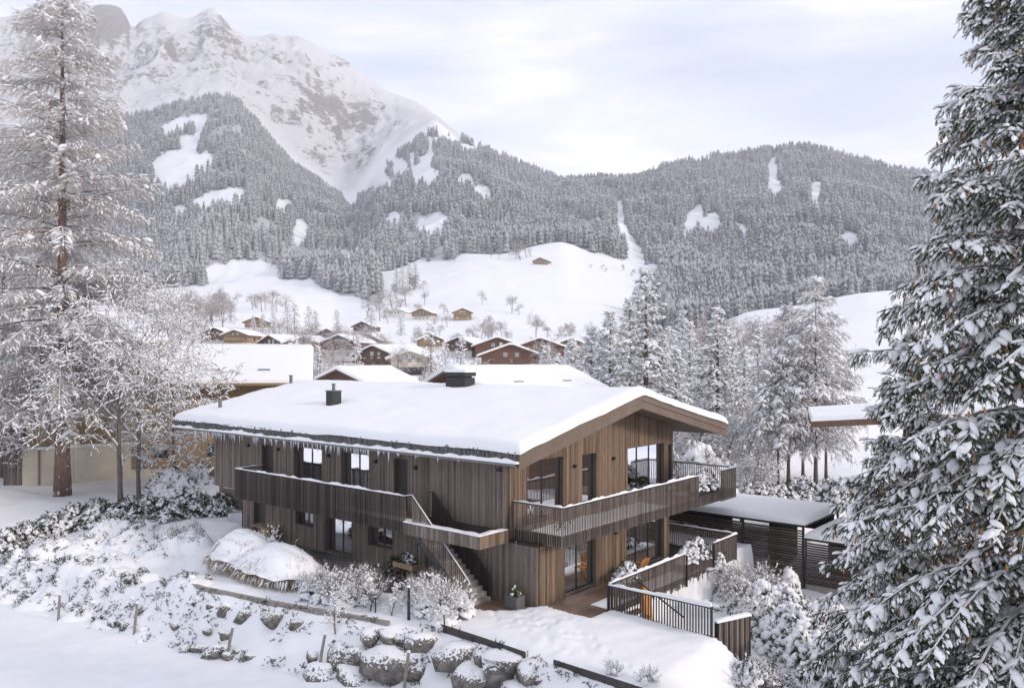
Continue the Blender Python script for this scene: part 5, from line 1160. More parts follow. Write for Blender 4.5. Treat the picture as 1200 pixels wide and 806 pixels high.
# right garden
for i, (u, Y, rx, h, n, leaf, lump, tw, lab) in enumerate([
    (905, 33.5, 1.7, 1.7, 420, .55, .17, 0, 'large rhododendron heaped with snow, upper of the row below the carport'), (925, 31.0, 1.7, 1.5, 420, .6, .17, 0, 'large rhododendron second in the row below the carport'), (950, 28.8, 1.7, 1.5, 420, .65, .17, 0, 'large rhododendron third in the row below the carport'), (985, 27.0, 1.6, 1.5, 400, .7, .17, 0, 'large rhododendron fourth in the row, beside the spruce skirt'), (1000, 24.5, 1.5, 1.4, 360, .7, .16, 0, 'rhododendron lowest in the row under the spruce boughs'), (965, 32, 1.8, 1.8, 380, .5, .17, 0, 'snowy rhododendron behind the row near the shed plinth'), (1010, 29.5, 1.8, 1.8, 360, .5, .17, 0, 'snowy rhododendron between the shed and the spruce'),
    (868, 37.0, 1.1, 1.3, 200, .15, .15, 130, 'twiggy snowy shrub in the sunken garden below the stone base'), (890, 38.5, .9, 1.2, 160, .1, .14, 120, 'tan twiggy shrub in the sunken garden by the carport'), (850, 37.5, .8, .7, 150, .5, .14, 0, 'low dark leaved bush by the terrace railing foot'), (838, 38.5, .7, .7, 140, .6, .13, 0, 'small dark bush close under the terrace railing'), (825, 38.5, .6, .6, 110, .7, .12, 0, 'tiny dark bush at the sunken pond edge'),
    (882, 33.0, .9, 1.2, 190, .4, .15, 40, 'dark stemmed bush by the low slatted wall'), (865, 34.5, .8, .8, 150, .4, .14, 0, 'rounded bush in the middle of the sunken garden'), (925, 38.5, .55, 1.5, 120, .15, .18, 0, 'pointed snow covered shrub in front of the carport post')]):
    p = P_at(u, Y); bush('rhododendron_bush' if i < 7 else 'snowy_bush', lab, p, rx, rx * .85, h, n, 190 + i, leaf, lump, group='bushes in the right garden', twigs=tw, rz=.7 * i)
for i, (u, v, rx, h, n, lab, nm) in enumerate([(880, 806, .95, .75, 260, 'dwarf pine tipped with snow at the bottom edge', M_NEEDLE_MID), (760, 800, .35, .35, 20, 'small dry twiggy plant on the front snow slope', None), (720, 790, .25, .3, 12, 'tiny dry stalk beside the steel edging', None), (905, 816, .7, .6, 170, 'second dwarf pine partly out of the bottom edge', M_NEEDLE_MID)]):
    p = on_ground(u, v); bush('dwarf_pine' if nm else 'dry_plant', lab, p, rx, rx, h, n, 220 + i, 1.2 if nm else 0, .10, nm=nm, twigs=40 if not nm else 60, snow=.8)
for i, (u, Y, rx, h, lab) in enumerate([(888, 54, 1.6, 1.3, 'dark hedge bush at the left foot of the larch row'), (912, 55, 1.6, 1.2, 'dark hedge bush under the leaning short larch'), (940, 56, 1.7, 1.3, 'dark hedge bush between the larch trunks'), (968, 56, 1.6, 1.2, 'dark hedge bush below the right end larch'), (992, 55, 1.6, 1.4, 'dark hedge bush below the neighbour eave')]):
    bush('hedge_bush', lab, P_at(u, Y), rx, .9, h, 200, 280 + i, 1.2, .18, group='hedge under the larches', snow=.8)
# planter shrubs
for i, (a, b, z, rx, ry, h, lab, grn) in enumerate([(3.45, 3.75, .75, .42, .75, .62, 'snow laden evergreen at the corner of the short railing', 0), (3.65, 9.4, .5, .55, 1.3, .95, 'snow laden evergreen in the lowered terrace planter', 0), (2.25, 13.3, 3.25, .4, 1.2, .75, 'snow laden evergreen in the upper balcony planter', 0), (0.9, 12.9, 2.95, .5, 1.0, .55, 'low green shrub on the balcony under the eave', 1)]):
    bush('planter_shrub', lab, hw(a, b, z), rx, ry, h, 170, 240 + i, 1.1 if not grn else 2.2, .13 if not grn else .08, rz=HROT, snow=.95 if not grn else 0.05, group='shrubs in the chalet planters', nm=M_LEAF if not grn else M_GREENL )
mb = MB(); mb.box(3.15, 3.75, 3.0, 4.6, 0.05, 0.75)
o = mb.build('planter_box', M_SLATD); o.location = hw(0, 0, 0); o.rotation_euler = (0, 0, HROT); tag(o, 'dark planter box inside the railing corner, full of snow laden evergreen', 'planter')
# ================================================================== VILLAGE
def chalet(name, label, loc, rz, w, l, h, wall=None, base=None, pitch=0.38, over=1.0, snow=0.45, base_h=0.0, bal=True, win=None, seed=0, group=None, cat='house', wcol=None, rows=2, chim=True):
    """house with its gable towards -y in its own frame: width w along x, length l along y"""
    wall = wall or M_CHALET; base = base or M_WHITEP; r = random.Random(seed); t = thing(name, label, cat, loc, rz, group); rh = h + w / 2 * pitch
    mb = MB(); bz = base_h
    if bz > 0: mb.box(-w / 2 + .05, w / 2 - .05, .05, l - .05, -1.5, bz); mb.build('lower_wall', base, t)
    # upper walls with boards
    mb = MB(); z0 = bz - .0 if bz > 0 else -1.5
    mb.add([(-w / 2, 0, z0), (w / 2, 0, z0), (w / 2, 0, h), (0, 0, rh), (-w / 2, 0, h), (-w / 2, l, z0), (w / 2, l, z0), (w / 2, l, h), (0, l, rh), (-w / 2, l, h)], [(0, 1, 2, 3, 4), (9, 8, 7, 6, 5), (1, 6, 7, 2), (5, 0, 4, 9), (0, 5, 6, 1), (2, 7, 8, 3), (3, 8, 9, 4)], .5)
    wl_ = mb.build('wall', wall, t)
    # roof slabs and snow
    ov = over; th = .22
    def rz_(x, up): return rh + up - abs(x) * pitch
    mb = MB()
    for sg in (-1, 1):
        xe = sg * (w / 2 + ov); pts = [(0, -ov, rz_(0, .02)), (xe, -ov, rz_(xe, .02)), (xe, l + ov, rz_(xe, .02)), (0, l + ov, rz_(0, .02))]
        if sg < 0: pts = [pts[1], pts[0], pts[3], pts[2]]
        mb.hexa(pts + [(p[0], p[1], p[2] + th) for p in pts], .4)
    rf = mb.build('roof', M_FASCIA if wall is M_GREY else wall, t)
    snow_slab('roof_snow', (-w / 2 - ov - .03, w / 2 + ov + .03), (-ov - .04, l + ov + .04), lambda X, Y: rh + .02 + th - np.abs(X) * pitch, snow, min(.4, snow), M_SNOW, t, .06, seed, max(.8, w / 14))
    if chim: cx, cy = -w * .18, l * .55; mb = MB(); mb.box(cx - .35, cx + .35, cy - .35, cy + .35, rh - 1.0, rh + .9); c_ = mb.build('chimney', M_PLASTER, rf)
    # windows on the gable and the long sides
    floors = [f for f in ([bz + .9] if h - bz > 1.8 else []) + ([bz - 1.9] if bz > 2 else [])] + ([h - .3] if w > 8 else [])
    for fz in floors:
        cnt = max(2, int(w / 3)); cnt = 2 if fz > h - .5 else cnt
        for i in range(cnt):
            x = (i - (cnt - 1) / 2) * (w * .78 / cnt) * (0.5 if fz > h - .5 else 1); mb = MB(); mb.box(x - .55, x + .55, -.07, .03, fz, fz + 1.15); f_ = mb.build('window', M_WHITEP if r.random() < .6 else M_STEEL, wl_)
            mb = MB(); mb.box(x - .45, x - .03, -.10, -.071, fz + .1, fz + 1.05); mb.box(x + .03, x + .45, -.10, -.071, fz + .1, fz + 1.05); mb.build('pane', M_GLASSF, t)
    for sg in (-1, 1):
        for fz in floors[:2]:
            cnt = max(1, int(l / 4))
            for i in range(cnt):
                y = l * (i + .5) / cnt; x = sg * w / 2; mb = MB(); mb.box(min(x, x + sg * .06), max(x, x + sg * .06), y - .5, y + .5, fz, fz + 1.1); mb.build('window', M_GLASSF, wl_)
    if bal:
        z = max(bz, h - 2.0); mb = MB(); mb.box(-w / 2 + .3, w / 2 - .3, -ov * .95, -.02, z - .15, z); b_ = mb.build('balcony', wall, t); mb = MB(); x = -w / 2 + .3
        while x < w / 2 - .3: mb.box(x, x + .12, -ov * .95, -ov * .95 + .05, z, z + .9, r.random()); x += .17
        mb.box(-w / 2 + .3, w / 2 - .3, -ov * .98, -ov * .95 + .08, z + .9, z + 1.0); mb.build('balcony_slats', wall, b_, kind='stuff')
    return t
def hz(u, Y, v): return Vector(((u - 600) / F * Y, Y, CAMZ - (v - HV) / F * Y))
# near neighbours
chalet('farmhouse', 'big snow roofed neighbour house with golden timber walls, left behind the chalet', (-21.0, 74.5, 0.3), R(104), 16, 20, 8.2, M_GOLD, M_PLASTER, .30, 2.0, .42, 0.8, seed=1, chim=True)
chalet('barn', 'weathered barn behind the tall larch at the left edge', (-46, 66, 0.4), R(30), 12, 14, 4.6, M_GREY, M_PLASTER, .42, 1.0, .5, 0, seed=2, bal=False, chim=False)
sh = chalet('garden_shed', 'small shed with steep snowy roof touching the left end of the chalet', (-18.7, 53.2, 0.3), R(-35), 4.0, 4.2, 1.9, M_GREY, M_PLASTER, .55, .5, .3, 0, seed=3, bal=False, chim=False)
# plastered yard wall of panels
yw0, yw1 = on_ground(26, 569), on_ground(192, 556)
yard = thing('yard_wall', 'long cream plastered yard wall behind the tree trunks', 'wall', yw0, math.atan2((yw1 - yw0).y, (yw1 - yw0).x)); L_ = (yw1 - yw0).length; x = 0; i = 0
while x < L_ - .5:
    e = min(x + 3.4, L_); mb = MB(); mb.box(x + .01, e - .01, -.12 - .01 * (i % 2), .12, -.6, 2.65); mb.build('panel', M_PLASTER, yard); x = e; i += 1
snow_slab('wall_snow', (0, L_), (-.16, .16), lambda X, Y: 2.65 + 0 * X, .22, .14, parent=yard, amp=.2)
sc_ = thing('timber_screen', 'old upright grey board screen standing left of the yard wall', 'fence', on_ground(4, 569), 0.15)
for i in range(11): mb = MB(); mb.box(i * .24, i * .24 + .2, -.03, .03, -.5, 2.7 + random.uniform(-.15, .1), random.random()); mb.build('board', M_GREY, sc_)
# roof right behind the main ridge
chalet('neighbour_chalet', 'snow roofed chalet with brown gable just behind the main roof ridge', (-4.3, 66, .5), R(-50), 8.5, 11, 7.0, M_CHALET, M_WHITEP, .36, 1.4, .5, 0, seed=4, bal=False, chim=False)
chalet('cottage', 'brown gabled cottage with snowy roof half sunk behind the main roof', (-23.0, 105, .6), R(-25), 7.5, 11, 6.6, M_CHALET, M_WHITEP, .40, 1.0, .5, 0, seed=5, bal=False)
# right neighbour: only its eave shows
ne = thing('neighbour_eave_house', 'neighbour house whose brown timber eave with snow juts out beside the spruce', 'house', (0, 0, 0))
p = hz(951, 38, 501); mb = MB(); X0, Y0, Z0 = p.x, p.y, p.z
mb.hexa([(X0, Y0, Z0), (X0 + 9, Y0 - 3.4, Z0 + .75), (X0 + 12, Y0 + 5, Z0 + .8), (X0 + 3, Y0 + 8.4, Z0), (X0, Y0, Z0 + .30), (X0 + 9, Y0 - 3.4, Z0 + 1.05), (X0 + 12, Y0 + 5, Z0 + 1.1), (X0 + 3, Y0 + 8.4, Z0 + .30)]); mb.build('roof', M_CHALET, ne)
mb = MB(); mb.hexa([(X0 - .02, Y0, Z0 + .302), (X0 + 9, Y0 - 3.42, Z0 + 1.055), (X0 + 12, Y0 + 5, Z0 + 1.105), (X0 + 3, Y0 + 8.4, Z0 + .305), (X0 + .08, Y0 + .08, Z0 + .52), (X0 + 9, Y0 - 3.3, Z0 + 1.30), (X0 + 12, Y0 + 5, Z0 + 1.35), (X0 + 3, Y0 + 8.3, Z0 + .55)]); mb.build('roof_snow', M_SNOWF, ne, smooth=False)
mb = MB(); mb.hexa([(X0 + 5.5, Y0 - .6, -2.5), (X0 + 10, Y0 - 2.3, -2.5), (X0 + 12, Y0 + 4, -2.5), (X0 + 7.5, Y0 + 6, -2.5), (X0 + 5.5, Y0 - .6, Z0 + .5), (X0 + 10, Y0 - 2.3, Z0 + .85), (X0 + 12, Y0 + 4, Z0 + .85), (X0 + 7.5, Y0 + 6, Z0 + .5)]); mb.build('wall', M_CHALET, ne)
# village, far to near; (u, distance, photo row of the ground, turn, w, l, h, ...)
VIL = [
 ('chalet', 'brown gabled chalet with long snowy roof on the near village edge', 440, 205, 433, -32, 12.5, 15, 5.2, M_CHALET, M_PLASTER, 2.6, 6),
 ('house', 'cream house with dark garage below, behind the snowy firs', 480, 190, 431, 8, 9, 9, 3.6, M_PLASTER, M_STEEL, 1.6, 7),
 ('guest_house', 'wide dark red timber chalet front with orange balcony, foremost of the red trio', 599, 222, 433, 0, 17, 16, 5.4, M_RED, M_WHITEP, 2.4, 8),
 ('guest_house', 'red timber chalet behind and left in the red trio', 583, 262, 421, 0, 15, 14, 6.2, M_RED, M_WHITEP, 2.4, 9),
 ('guest_house', 'red timber chalet behind and right in the red trio', 633, 258, 423, 0, 16, 14, 6.2, M_RED, M_WHITEP, 2.4, 10),
 ('chalet', 'tan chalet with sunlit gable on the meadow above the village', 494, 540, 380, -15, 14, 12, 4.6, M_GOLD, M_WHITEP, 2.4, 11),
 ('house', 'tan flat looking house right of the sunlit meadow chalet', 542, 530, 383, 5, 12, 11, 5.4, M_GOLD, M_GOLD, 0, 12),
 ('house', 'dark roofed cream house left of the sunlit meadow chalet', 465, 560, 378, -20, 13, 12, 4.0, M_WHITEP, M_WHITEP, 2, 13),
 ('chalet', 'small brown chalet furthest left in the village', 252, 300, 404, 0, 10, 10, 4.4, M_CHALET, M_WHITEP, 2, 14),
 ('chalet', 'sunlit tan gabled house second from left in the village', 276, 290, 405, -8, 9, 12, 5.4, M_GOLD, M_PLASTER, 2.4, 15),
 ('chalet', 'long snowy roofed chalet with brown gable and grey glazed side', 318, 275, 407, -38, 12, 20, 4.6, M_CHALET, M_WHITEP, 2.2, 16),
 ('chalet', 'white roofed house among leafless trees above the village centre', 384, 330, 400, -12, 11, 11, 4.2, M_CHALET, M_WHITEP, 2.4, 17),
 ('chalet', 'tan house with snowy roof half hidden by bare trees', 430, 300, 410, -8, 11, 9, 4.2, M_GOLD, M_PLASTER, 2, 18),
 ('hut', 'tiny orange hut right of the tan house', 462, 270, 411, 10, 5.5, 6, 2.6, M_GOLD, M_GOLD, 0, 19),
 ('farmhouse', 'lonely orange farm hut high on the snowy meadow', 633, 800, 318, -20, 15, 12, 3.6, M_GOLD, M_GOLD, 0, 20),
 ('chalet', 'honey coloured chalet right of the long roofed glazed chalet', 352, 262, 412, 14, 10, 11, 4.6, M_GOLD, M_PLASTER, 2.0, 31),
 ('chalet', 'brown chalet with wide eaves between bare trees left of the near village chalet', 398, 255, 412, -18, 11, 12, 4.8, M_CHALET, M_WHITEP, 2.2, 32),
 ('chalet', 'small honey chalet above the cream house with the garage', 505, 300, 407, 12, 9, 10, 4.4, M_GOLD, M_WHITEP, 2.0, 33),
 ('chalet', 'brown chalet just behind the firs left of the trio', 538, 275, 411, -25, 10, 11, 4.6, M_CHALET, M_WHITEP, 2.0, 34),
 ('chalet', 'brown chalet right of the trio below the frosted spruces', 668, 285, 412, 22, 10, 11, 4.4, M_CHALET, M_WHITEP, 2.0, 35),
 ('chalet', 'honey chalet on the slope above the long roofed chalet', 300, 390, 394, 8, 11, 11, 4.6, M_GOLD, M_WHITEP, 2.0, 36),
 ('chalet', 'brown chalet low on the slope left of the meadow chalets', 425, 430, 391, -15, 11, 11, 4.6, M_CHALET, M_WHITEP, 2.0, 37),
 ('house', 'low white house in the gap left of the red trio', 360, 340, 400, 20, 10, 10, 3.6, M_WHITEP, M_WHITEP, 0, 21),
]
for (nm, lab, u, Y, v, rot, w, l, h, m, bs, bh, sd) in VIL:
    p = hz(u, Y, v + (6 if Y < 265 else 0)); p.z = p.z if Y < 265 else gz(p.x, p.y) + .2
    chalet(nm, lab, p, R(rot), w, l, h, m, bs, .36 if Y < 300 else .42, 1.3, .55, bh, seed=sd, group='village houses', bal=(m is not M_WHITEP and Y < 600), chim=Y < 400)
# village trees
TV = []
r = random.Random(77)
PRO = {}
def far_tree(name, kind, u, Y, H, lab, seed, grp):
    p = P_at(u, Y); key = (kind, seed % (4 if kind == 'con' else 6))
    if key not in PRO:
        if kind == 'con': t = conifer_tree(name, lab, p, 10, 2.4, 34, twig=.75, dens=.8, snow=.75, seed=seed, nm=M_NEEDLE_MID, tpl=SPK, sub=2, snow_r=.30, group=grp, trunk=.015)
        else: t = bare_tree(name, lab, p, 10, .8, seed, 5, 4, .13, .6, grp, stems=1 + (seed % 2), mt=M_TWIGF, bark=M_BARKG, thin=.018, snow_th=.035, maxn=2400, first=.12, curl=.16, upb=.75)
        PRO[key] = t
    else: t = copy_tree(PRO[key])
    t.location = p; t.rotation_euler = (0, 0, seed * 1.7); s = H / (10.0 if kind == 'con' else 8.5); t.scale = (s * (.9 + .25 * ((seed * 7) % 5) / 5), s, s); t['label'] = lab; return t
CONF = [(418, 150, 8.5, 'con'), (345, 130, 10.0, 'con'), (372, 140, 7.5, 'con'), (505, 150, 11.5, 'con'), (540, 160, 9.0, 'con'), (522, 158, 8, 'con'), (435, 330, 17, 'con'), (345, 380, 16, 'con'), (337, 390, 15, 'con'), (362, 370, 15, 'con'), (370, 372, 13, 'con'), (320, 380, 12, 'con'), (308, 375, 10, 'con'), (297, 372, 9, 'con'), (395, 400, 14, 'con'), (470, 420, 12, 'con'),
        (472, 680, 24, 'con'), (480, 690, 24, 'con'), (487, 700, 22, 'con'), (465, 700, 20, 'con'), (782, 845, 13, 'con'), (640, 130, 7.5, 'con'), (655, 120, 8, 'con')]
BARE = [(290, 140, 8.5), (312, 150, 8), (360, 230, 15), (400, 260, 14), (415, 240, 13), (388, 250, 13), (330, 330, 12), (440, 300, 12), (450, 260, 10), (395, 150, 8), (375, 180, 9), (330, 190, 9), (465, 160, 8), (565, 150, 8), (600, 560, 17), (609, 555, 12), (565, 600, 12), (520, 560, 12), (628, 400, 15), (641, 410, 11), (666, 430, 11), (668, 440, 12), (572, 480, 10), (508, 500, 10), (524, 500, 10), (533, 860, 15), (567, 850, 9), (576, 850, 10), (584, 850, 10), (610, 830, 28), (604, 835, 15), (617, 840, 20), (641, 130, 7), (680, 110, 8), (690, 95, 9), (700, 85, 8), (640, 96, 6), (658, 92, 7), (225, 260, 14), (235, 300, 18), (210, 240, 16), (250, 420, 16), (262, 440, 16), (200, 300, 18), (270, 460, 14), (455, 520, 16), (445, 540, 18), (460, 600, 22), (430, 560, 16), (825, 200, 14), (845, 220, 15), (865, 190, 13), (885, 240, 14), (905, 210, 13), (805, 230, 15), (790, 260, 15), (930, 230, 12), (1000, 150, 8)]
LM = [(252, 300, 'leftmost brown village chalet'), (276, 290, 'sunlit tan gabled house'), (318, 275, 'long roofed glazed chalet'), (384, 330, 'white roofed house in the trees'), (430, 300, 'half hidden tan house'), (462, 270, 'tiny orange hut'), (440, 205, 'near village chalet'), (480, 190, 'cream house with the dark garage'), (494, 540, 'sunlit meadow chalet'), (542, 530, 'flat looking tan house'), (465, 560, 'dark roofed meadow house'), (599, 222, 'red chalet trio'), (633, 800, 'lonely farm hut'), (402, 105, 'sunken brown cottage'), (528, 66, 'chalet behind the ridge'), (757, 74, 'broad dark spruce'), (841, 78, 'loose dark spruce'), (940, 62, 'rimed larch row'), (205, 66, 'golden farmhouse'), (1000, 120, 'neighbour eave'), (560, 850, 'top of the snowy meadow')]
def near_lm(u, Y): return min(LM, key=lambda l: abs(l[0] - u) / 45 + abs(math.log(l[1] / Y)) * 3)
def name_all(lst, what, small, tall):
    g = {}
    for i, q in enumerate(lst): l = near_lm(q[0], q[1]); side = 'left of' if q[0] < l[0] - 6 else ('right of' if q[0] > l[0] + 6 else ('behind' if q[1] > l[1] else 'in front of')); g.setdefault((l[2], side), []).append(i)
    out_ = {}; od = ['', 'second ', 'third ', 'fourth ', 'fifth ', 'sixth ', 'seventh ', 'eighth ', 'ninth ', 'tenth ', 'eleventh ', 'twelfth ', 'thirteenth ', 'fourteenth ', 'fifteenth ', 'sixteenth ', 'seventeenth ', 'eighteenth ', 'nineteenth ', 'twentieth ', 'twenty-first ', 'twenty-second ', 'twenty-third ', 'twenty-fourth ', 'twenty-fifth ', 'twenty-sixth ', 'twenty-seventh ', 'twenty-eighth ', 'twenty-ninth ', 'thirtieth ', 'thirty-first ', 'thirty-second ']
    for (l, side), ids in g.items():
        ids.sort(key=lambda i: lst[i][0])
        for k, i in enumerate(ids):
            w = tall if lst[i][2] > 13 else small
            out_[i] = f"{w} {what} {side} {l}" if len(ids) == 1 else f"{w} {what} {side} {l}, {(od[min(k, len(od) - 1)] + 'from left') if k else 'leftmost'}"
    return out_
for (u0, u1, Y0, Y1, n_, h0, h1) in [(190, 262, 380, 520, 26, 13, 20), (255, 345, 520, 640, 14, 12, 18), (340, 455, 215, 330, 22, 8, 13), (800, 935, 180, 300, 24, 10, 15), (640, 720, 115, 210, 14, 7, 11), (655, 790, 300, 430, 12, 9, 13), (355, 500, 125, 165, 10, 5, 7), (440, 500, 560, 700, 12, 12, 20), (585, 690, 470, 480, 4, 6, 9), (690, 765, 800, 830, 10, 5, 8), (480, 600, 300, 420, 16, 8, 12)]:
    for k in range(n_): BARE.append((r.uniform(u0, u1), r.uniform(Y0, Y1), r.uniform(h0, h1)))
lc = name_all(CONF, 'snowy spruce', 'small', 'tall'); lb = name_all(BARE, 'leafless tree', 'small', 'tall')
for i, (u, Y, H, k) in enumerate(CONF): far_tree('spruce_tree', 'con', u, Y, H, lc[i], 300 + i, 'village spruces')
for i, (u, Y, H) in enumerate(BARE): far_tree('bare_tree', 'bare', u, Y, H, lb[i], 400 + i, 'village bare trees')

# ================================================================== WALL OF BOULDERS, KERBS, POSTS
def rock_mesh(seed):
    v, f = blob_tpl(9, 6, seed, .02, 1.0); r = np.random.default_rng(seed + 50)
    pn = unit(r.normal(0, 1, (11, 3))); pd = r.uniform(.58, .95, 11); d = unit(v); q = (d @ pn.T) / pd; v = d / np.maximum(q.max(1), .75)[:, None] * (1 + r.uniform(-.04, .04, len(d)))[:, None]; v[:, 2] = np.clip(v[:, 2], -.75, .62 + r.uniform(-.1, .1)); v[:, 1] = np.clip(v[:, 1], -.7 - r.uniform(-.1, .1), .8)
    return np_mesh('stone', v, f, M_ROCK)
ROCKS = [rock_mesh(k) for k in range(9)]
bw_ = thing('boulder_wall', 'dry wall of large grey boulders, snow filled joints, along the front field', 'wall', (0, 0, 0)); r = random.Random(9)
def wall_pt(x, t, out=0.0):
    yb = float(I(x, BASE_Y)); yt = float(I(x, TOP_Y)); y = yb + (yt - yb) * t; return Vector((x, y - out, gz(x, y)))
def add_stone(x, t, s, sx=1.0):
    if float(vnoise(x * .45 + 3, t * 2.5, 12)) < (.33 if x > -8 else .43): return
    p = wall_pt(x, t); o = link('stone', ROCKS[r.randrange(9)], bw_, loc=(p.x, p.y + r.uniform(.02, .34), p.z - s * r.uniform(.02, .26))); o.rotation_euler = (r.uniform(-.25, .25), r.uniform(-.3, .3), r.uniform(0, 6.28)); q = s * r.uniform(.7, 1.5); o.scale = (q * sx * r.uniform(.9, 1.25), q, q * r.uniform(.75, 1.0))
x = -27.5
while x < 3.0:
    big = x > -11.5; s = r.uniform(.32, .52) if not big else r.uniform(.46, .78); rows = 2 if x < -15 else (3 if x < -9 else 3)
    for k in range(rows):
        if r.random() < (.88 if big else .5 if k else .85): add_stone(x + r.uniform(-.15, .15) + .3 * k, (.10 + .30 * k) if rows == 3 else (.18 + .4 * k), s * r.uniform(.75, 1.1))
    if r.random() < .5: add_stone(x + .3, .05 + r.random() * .6, s * .5)
    x += s * (1.15 if x > -12 else 1.35)
q = np.random.default_rng(4)
N = Scatter(); n = 1900; xs = np.concatenate([q.uniform(-27, -12, 800), q.uniform(-12, 3.5, 1100)]); ts = q.uniform(.05, 1.05, n); cl = vnoise(xs * 1.1, ts * 6, 3) > .45; xs, ts = xs[cl], ts[cl]; P = np.array([wall_pt(a, b) for a, b in zip(xs, ts)]); P[:, 2] += .13; P[:, 1] -= .12
for j in range(3): s = np.arange(len(P)) % 3 == j; N.put(LEAF[j], P[s], frames(q.normal(0, 1, (s.sum(), 3))), q.uniform(.10, .24, s.sum()), q.uniform(0, 1, s.sum()))
o = N.build('creeping_leaves', M_LEAFD, kind='stuff'); tag(o, 'dark creeping evergreen leaves over the boulders', 'ground cover')
def strip(name, label, cat, pts, z0, z1, th, m, piece, pl=1.1):
    t = thing(name, label, cat, (0, 0, 0))
    for a, b in zip(pts[:-1], pts[1:]):
        a = Vector(a); b = Vector(b); L = (b - a).length; k = max(1, round(L / pl))
        for i in range(k): p0 = a.lerp(b, i / k + .006); p1 = a.lerp(b, (i + 1) / k - .006); mb = MB(); mb.bar((p0.x, p0.y, (z0 + z1) / 2), (p1.x, p1.y, (z0 + z1) / 2), th, z1 - z0, random.random()); mb.build(piece, m, t)
    return t
strip('garden_kerb', 'grey concrete kerb of short stones holding the garden above the boulders', 'kerb', [(-14.0, 34.35), (-13.3, 33.80), (-11.4, 32.75), (-9.5, 31.70), (-7.2, 30.60), (-5.6, 29.80), (-4.6, 29.30)], -.25, .13, .16, M_CONC, 'kerb_stone', .62)
M_EDGE = plain('steel_edging_brown', (0.060, 0.050, 0.050), .6, .2)
strip('steel_edging', 'dark steel lawn edging left of the little stump in front', 'edging', [(-2.75, 29.02), (-1.0, 27.45), (0.45, 26.1)], -.32, .16, .06, M_EDGE, 'edge_plate', 1.2)
strip('steel_edging', 'dark steel lawn edging with kerb stones at the bottom edge', 'edging', [(1.35, 25.55), (3.7, 23.5), (6.2, 21.3)], -.32, .12, .06, M_EDGE, 'edge_plate', 1.2)
strip('stone_kerb', 'row of pale kerb setts below the steel edging at the bottom', 'kerb', [(1.30, 25.35), (3.65, 23.3), (6.1, 21.1)], -.60, -.33, .14, M_CONC, 'sett', .32)
strip('stone_kerb', 'row of pale kerb setts below the left steel edging', 'kerb', [(-2.4, 28.55), (-1.05, 27.28), (0.4, 25.93)], -.62, -.33, .14, M_CONC, 'sett', .32)
def post(name, label, ub, vb, ut, vt, rad=.06, grp=None, m=None, cap=True):
    p = on_ground(ub, vb); H = max(.4, (vb - vt) / F * p.y); dx = (ut - ub) / F * p.y
    t = thing(name, label, 'post', p, 0, grp); mb = MB(); mb.tube([(0, 0, -.3), (dx * .5, .01, H * .5), (dx, 0, H)], [rad, rad * .95, rad * .85], 7, random.random()); mb.build('shaft', m or M_POST, t)
    if cap: S = Scatter(); S.put(BLOBS[1], np.array([[dx, 0, H + .02]]), frames(np.array([[1., 0, 0]])), np.array([[rad * 1.2, rad * 1.1, rad * .9]]), .5); S.build('snow_cap', M_SNOWF, t, smooth=True)
    return t
for (lab, a) in [('leaning grey fence post nearest the left edge of the field', (68, 727, 70, 697)), ('grey fence post before the creeping evergreens', (156, 746, 161, 707)), ('grey fence post before the bare boulders', (265, 771, 273, 735)), ('thin brown fence post with snow plastered sapling behind', (373, 787, 381, 745)), ('tallest grey fence post at the bottom of the frame', (473, 806, 479, 764))]:
    post('fence_post', lab, *a, rad=.065, grp='fence posts in the field')
for (lab, a, rd) in [('short dark garden stake left of the middle sapling', (440, 718, 440, 700), .03), ('thick dark garden post with snow cap', (479, 726, 479, 688), .065), ('thin dark stake left of the steel edging', (516, 725, 517, 702), .03), ('dark stake at the end of the steel edging', (522, 742, 520, 720), .03)]:
    post('garden_stake', lab, *a, rad=rd, grp='stakes in the garden', m=M_STEEL)

